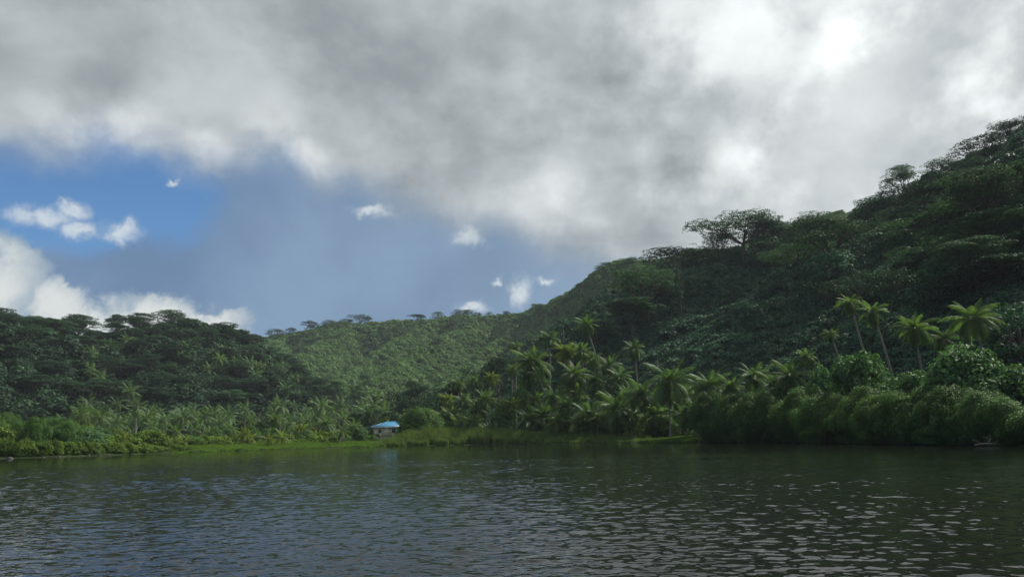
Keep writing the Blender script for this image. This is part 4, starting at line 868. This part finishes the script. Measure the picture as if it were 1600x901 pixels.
    for a, c in ((A, r1), (Bq, r2), (r1, r2), (Cq, r2), (Dq, r1)): cp.tube([np.array(a) + (0, 0, .03), np.array(c) + (0, 0, .03)], [.07, .07], 6)
    part('ridge_cap', cp, 'blue_roof', rf)
    pr = MB(); slope(pr, [(-2.4, -ov, zE - .42), (-ov - .01, -ov, zE - .03), (-ov - .01, Dp + ov, zE - .03), (-2.4, Dp + ov, zE - .42)]); part('porch_roof', pr, 'blue_roof')
    fc = MB(); fc.box((-ov, -ov - .03, zE - .2), (W + ov, -ov - .004, zE - .062)); fc.box((-2.43, -ov, zE - .56), (-2.404, Dp + ov, zE - .43)); part('fascia', fc, 'white_paint')
build_house()
def shelter():
    q = at(403, 690, 146); z = gz_of(q[0], q[1]); e = ob('garden_shelter', None, loc=(q[0], q[1], z), rot=(0, 0, .3)); tag(e, 'tiny pale-roofed shelter among the yellow palms on the left shore', 'shelter')
    for x in (-.9, .9):
        for y in (-.7, .7): b = MB(); b.box((x - .04, y - .04, -.3), (x + .04, y + .04, 1.5 if y < 0 else 1.3)); ob('post', b.mesh('post', 'dark_bark'), e)
    b = MB(); k = b.addv([(-1.2, -1.0, 1.6), (1.2, -1.0, 1.6), (1.2, 1.0, 1.32), (-1.2, 1.0, 1.32), (-1.2, -1.0, 1.56), (1.2, -1.0, 1.56), (1.2, 1.0, 1.28), (-1.2, 1.0, 1.28)]); b.Q += [[k + i for i in f] for f in ((0, 1, 2, 3), (7, 6, 5, 4), (4, 5, 1, 0), (5, 6, 2, 1), (6, 7, 3, 2), (7, 4, 0, 3))]; ob('roof', b.mesh('roof', 'pale_sheet'), e)
shelter()
# ------------------------------------------------------------------ shore stones and driftwood
rngR = np.random.default_rng(9)
def stone_mesh(seed):
    rng = np.random.default_rng(seed); V = []; n, m = 8, 5; F = []
    for i in range(m + 1):
        for j in range(n):
            t = math.pi * i / m; p = 2 * math.pi * j / n; k = 1 + rng.normal(0, .13); V.append((k * math.sin(t) * math.cos(p), k * .8 * math.sin(t) * math.sin(p), k * .6 * math.cos(t)))
    for i in range(m):
        for j in range(n): F.append([i * n + j, i * n + (j + 1) % n, (i + 1) * n + (j + 1) % n, (i + 1) * n + j])
    return mesh_np('stone', V, np.array(F), 'stone')
ST = [stone_mesh(i) for i in range(4)]
SX = [(18, 714.5, .38, 'dark flat stone out in the water at the far left')] + [(px, None, rngR.uniform(.08, .2), 'small grey stone on the left water edge') for px in (95, 118, 130, 160, 172, 190, 201, 212, 224, 236, 250, 262, 281, 140, 70, 375)]
for i, (px, py, s_, lab) in enumerate(SX):
    d = shore_dist(px, -4 if py else rngR.uniform(-.5, .6)); q = at(px, 700, d); o = ob('stone', ST[i % 4], None, (q[0], q[1], .0), (0, 0, i), s_); tag(o, lab, 'stone', None if py else 'small stones on the left water edge')
def driftwood():
    q = at(1548, 694, shore_dist(1548, -.8)); e = ob('driftwood', None, loc=(q[0], q[1], .1), scl=.75); tag(e, 'pale bare driftwood branch lying at the water edge on the right', 'driftwood')
    b = MB(); b.tube([(-1.6, 0, .05), (-.6, .1, .14), (.6, 0, .1), (1.6, .2, .0)], [.05, .07, .06, .03], 6); ob('log', b.mesh('log', 'driftwood', True), e)
    for P in ([(-.3, .05, .12), (.2, .1, .6), (.1, .1, 1.0)], [(.4, 0, .1), (.9, .1, .5), (1.2, .1, .95)], [(-.9, 0, .1), (-1.2, .1, .4), (-1.7, .1, .55)], [(.15, .1, .5), (-.3, .1, .75), (-.55, .2, .78)]): b = MB(); b.tube(P, np.linspace(.04, .015, 3), 5); ob('branch', b.mesh('branch', 'driftwood', True), e)
driftwood()

# ------------------------------------------------------------------ haze
def haze():
    b = MB(); b.box((-700, -120, -2.9), (700, 1000, 330)); m = bpy.data.materials.new('humid_air'); m.use_nodes = True; nt = m.node_tree; nt.nodes.clear(); g = Nodes(nt)
    out = g.new('ShaderNodeOutputMaterial'); v = g.new('ShaderNodeVolumePrincipled'); v.inputs['Color'].default_value = (0.80, 0.90, 1.0, 1); v.inputs['Density'].default_value = 0.00012; v.inputs['Anisotropy'].default_value = 0.0
    nt.links.new(v.outputs[0], out.inputs['Volume']); o = ob('haze', mesh_np('haze', np.concatenate(b.V), np.array(b.Q), m)); o['kind'] = 'stuff'; o['label'] = 'thin humid air over the bay and hills'; o['category'] = 'haze'
haze()
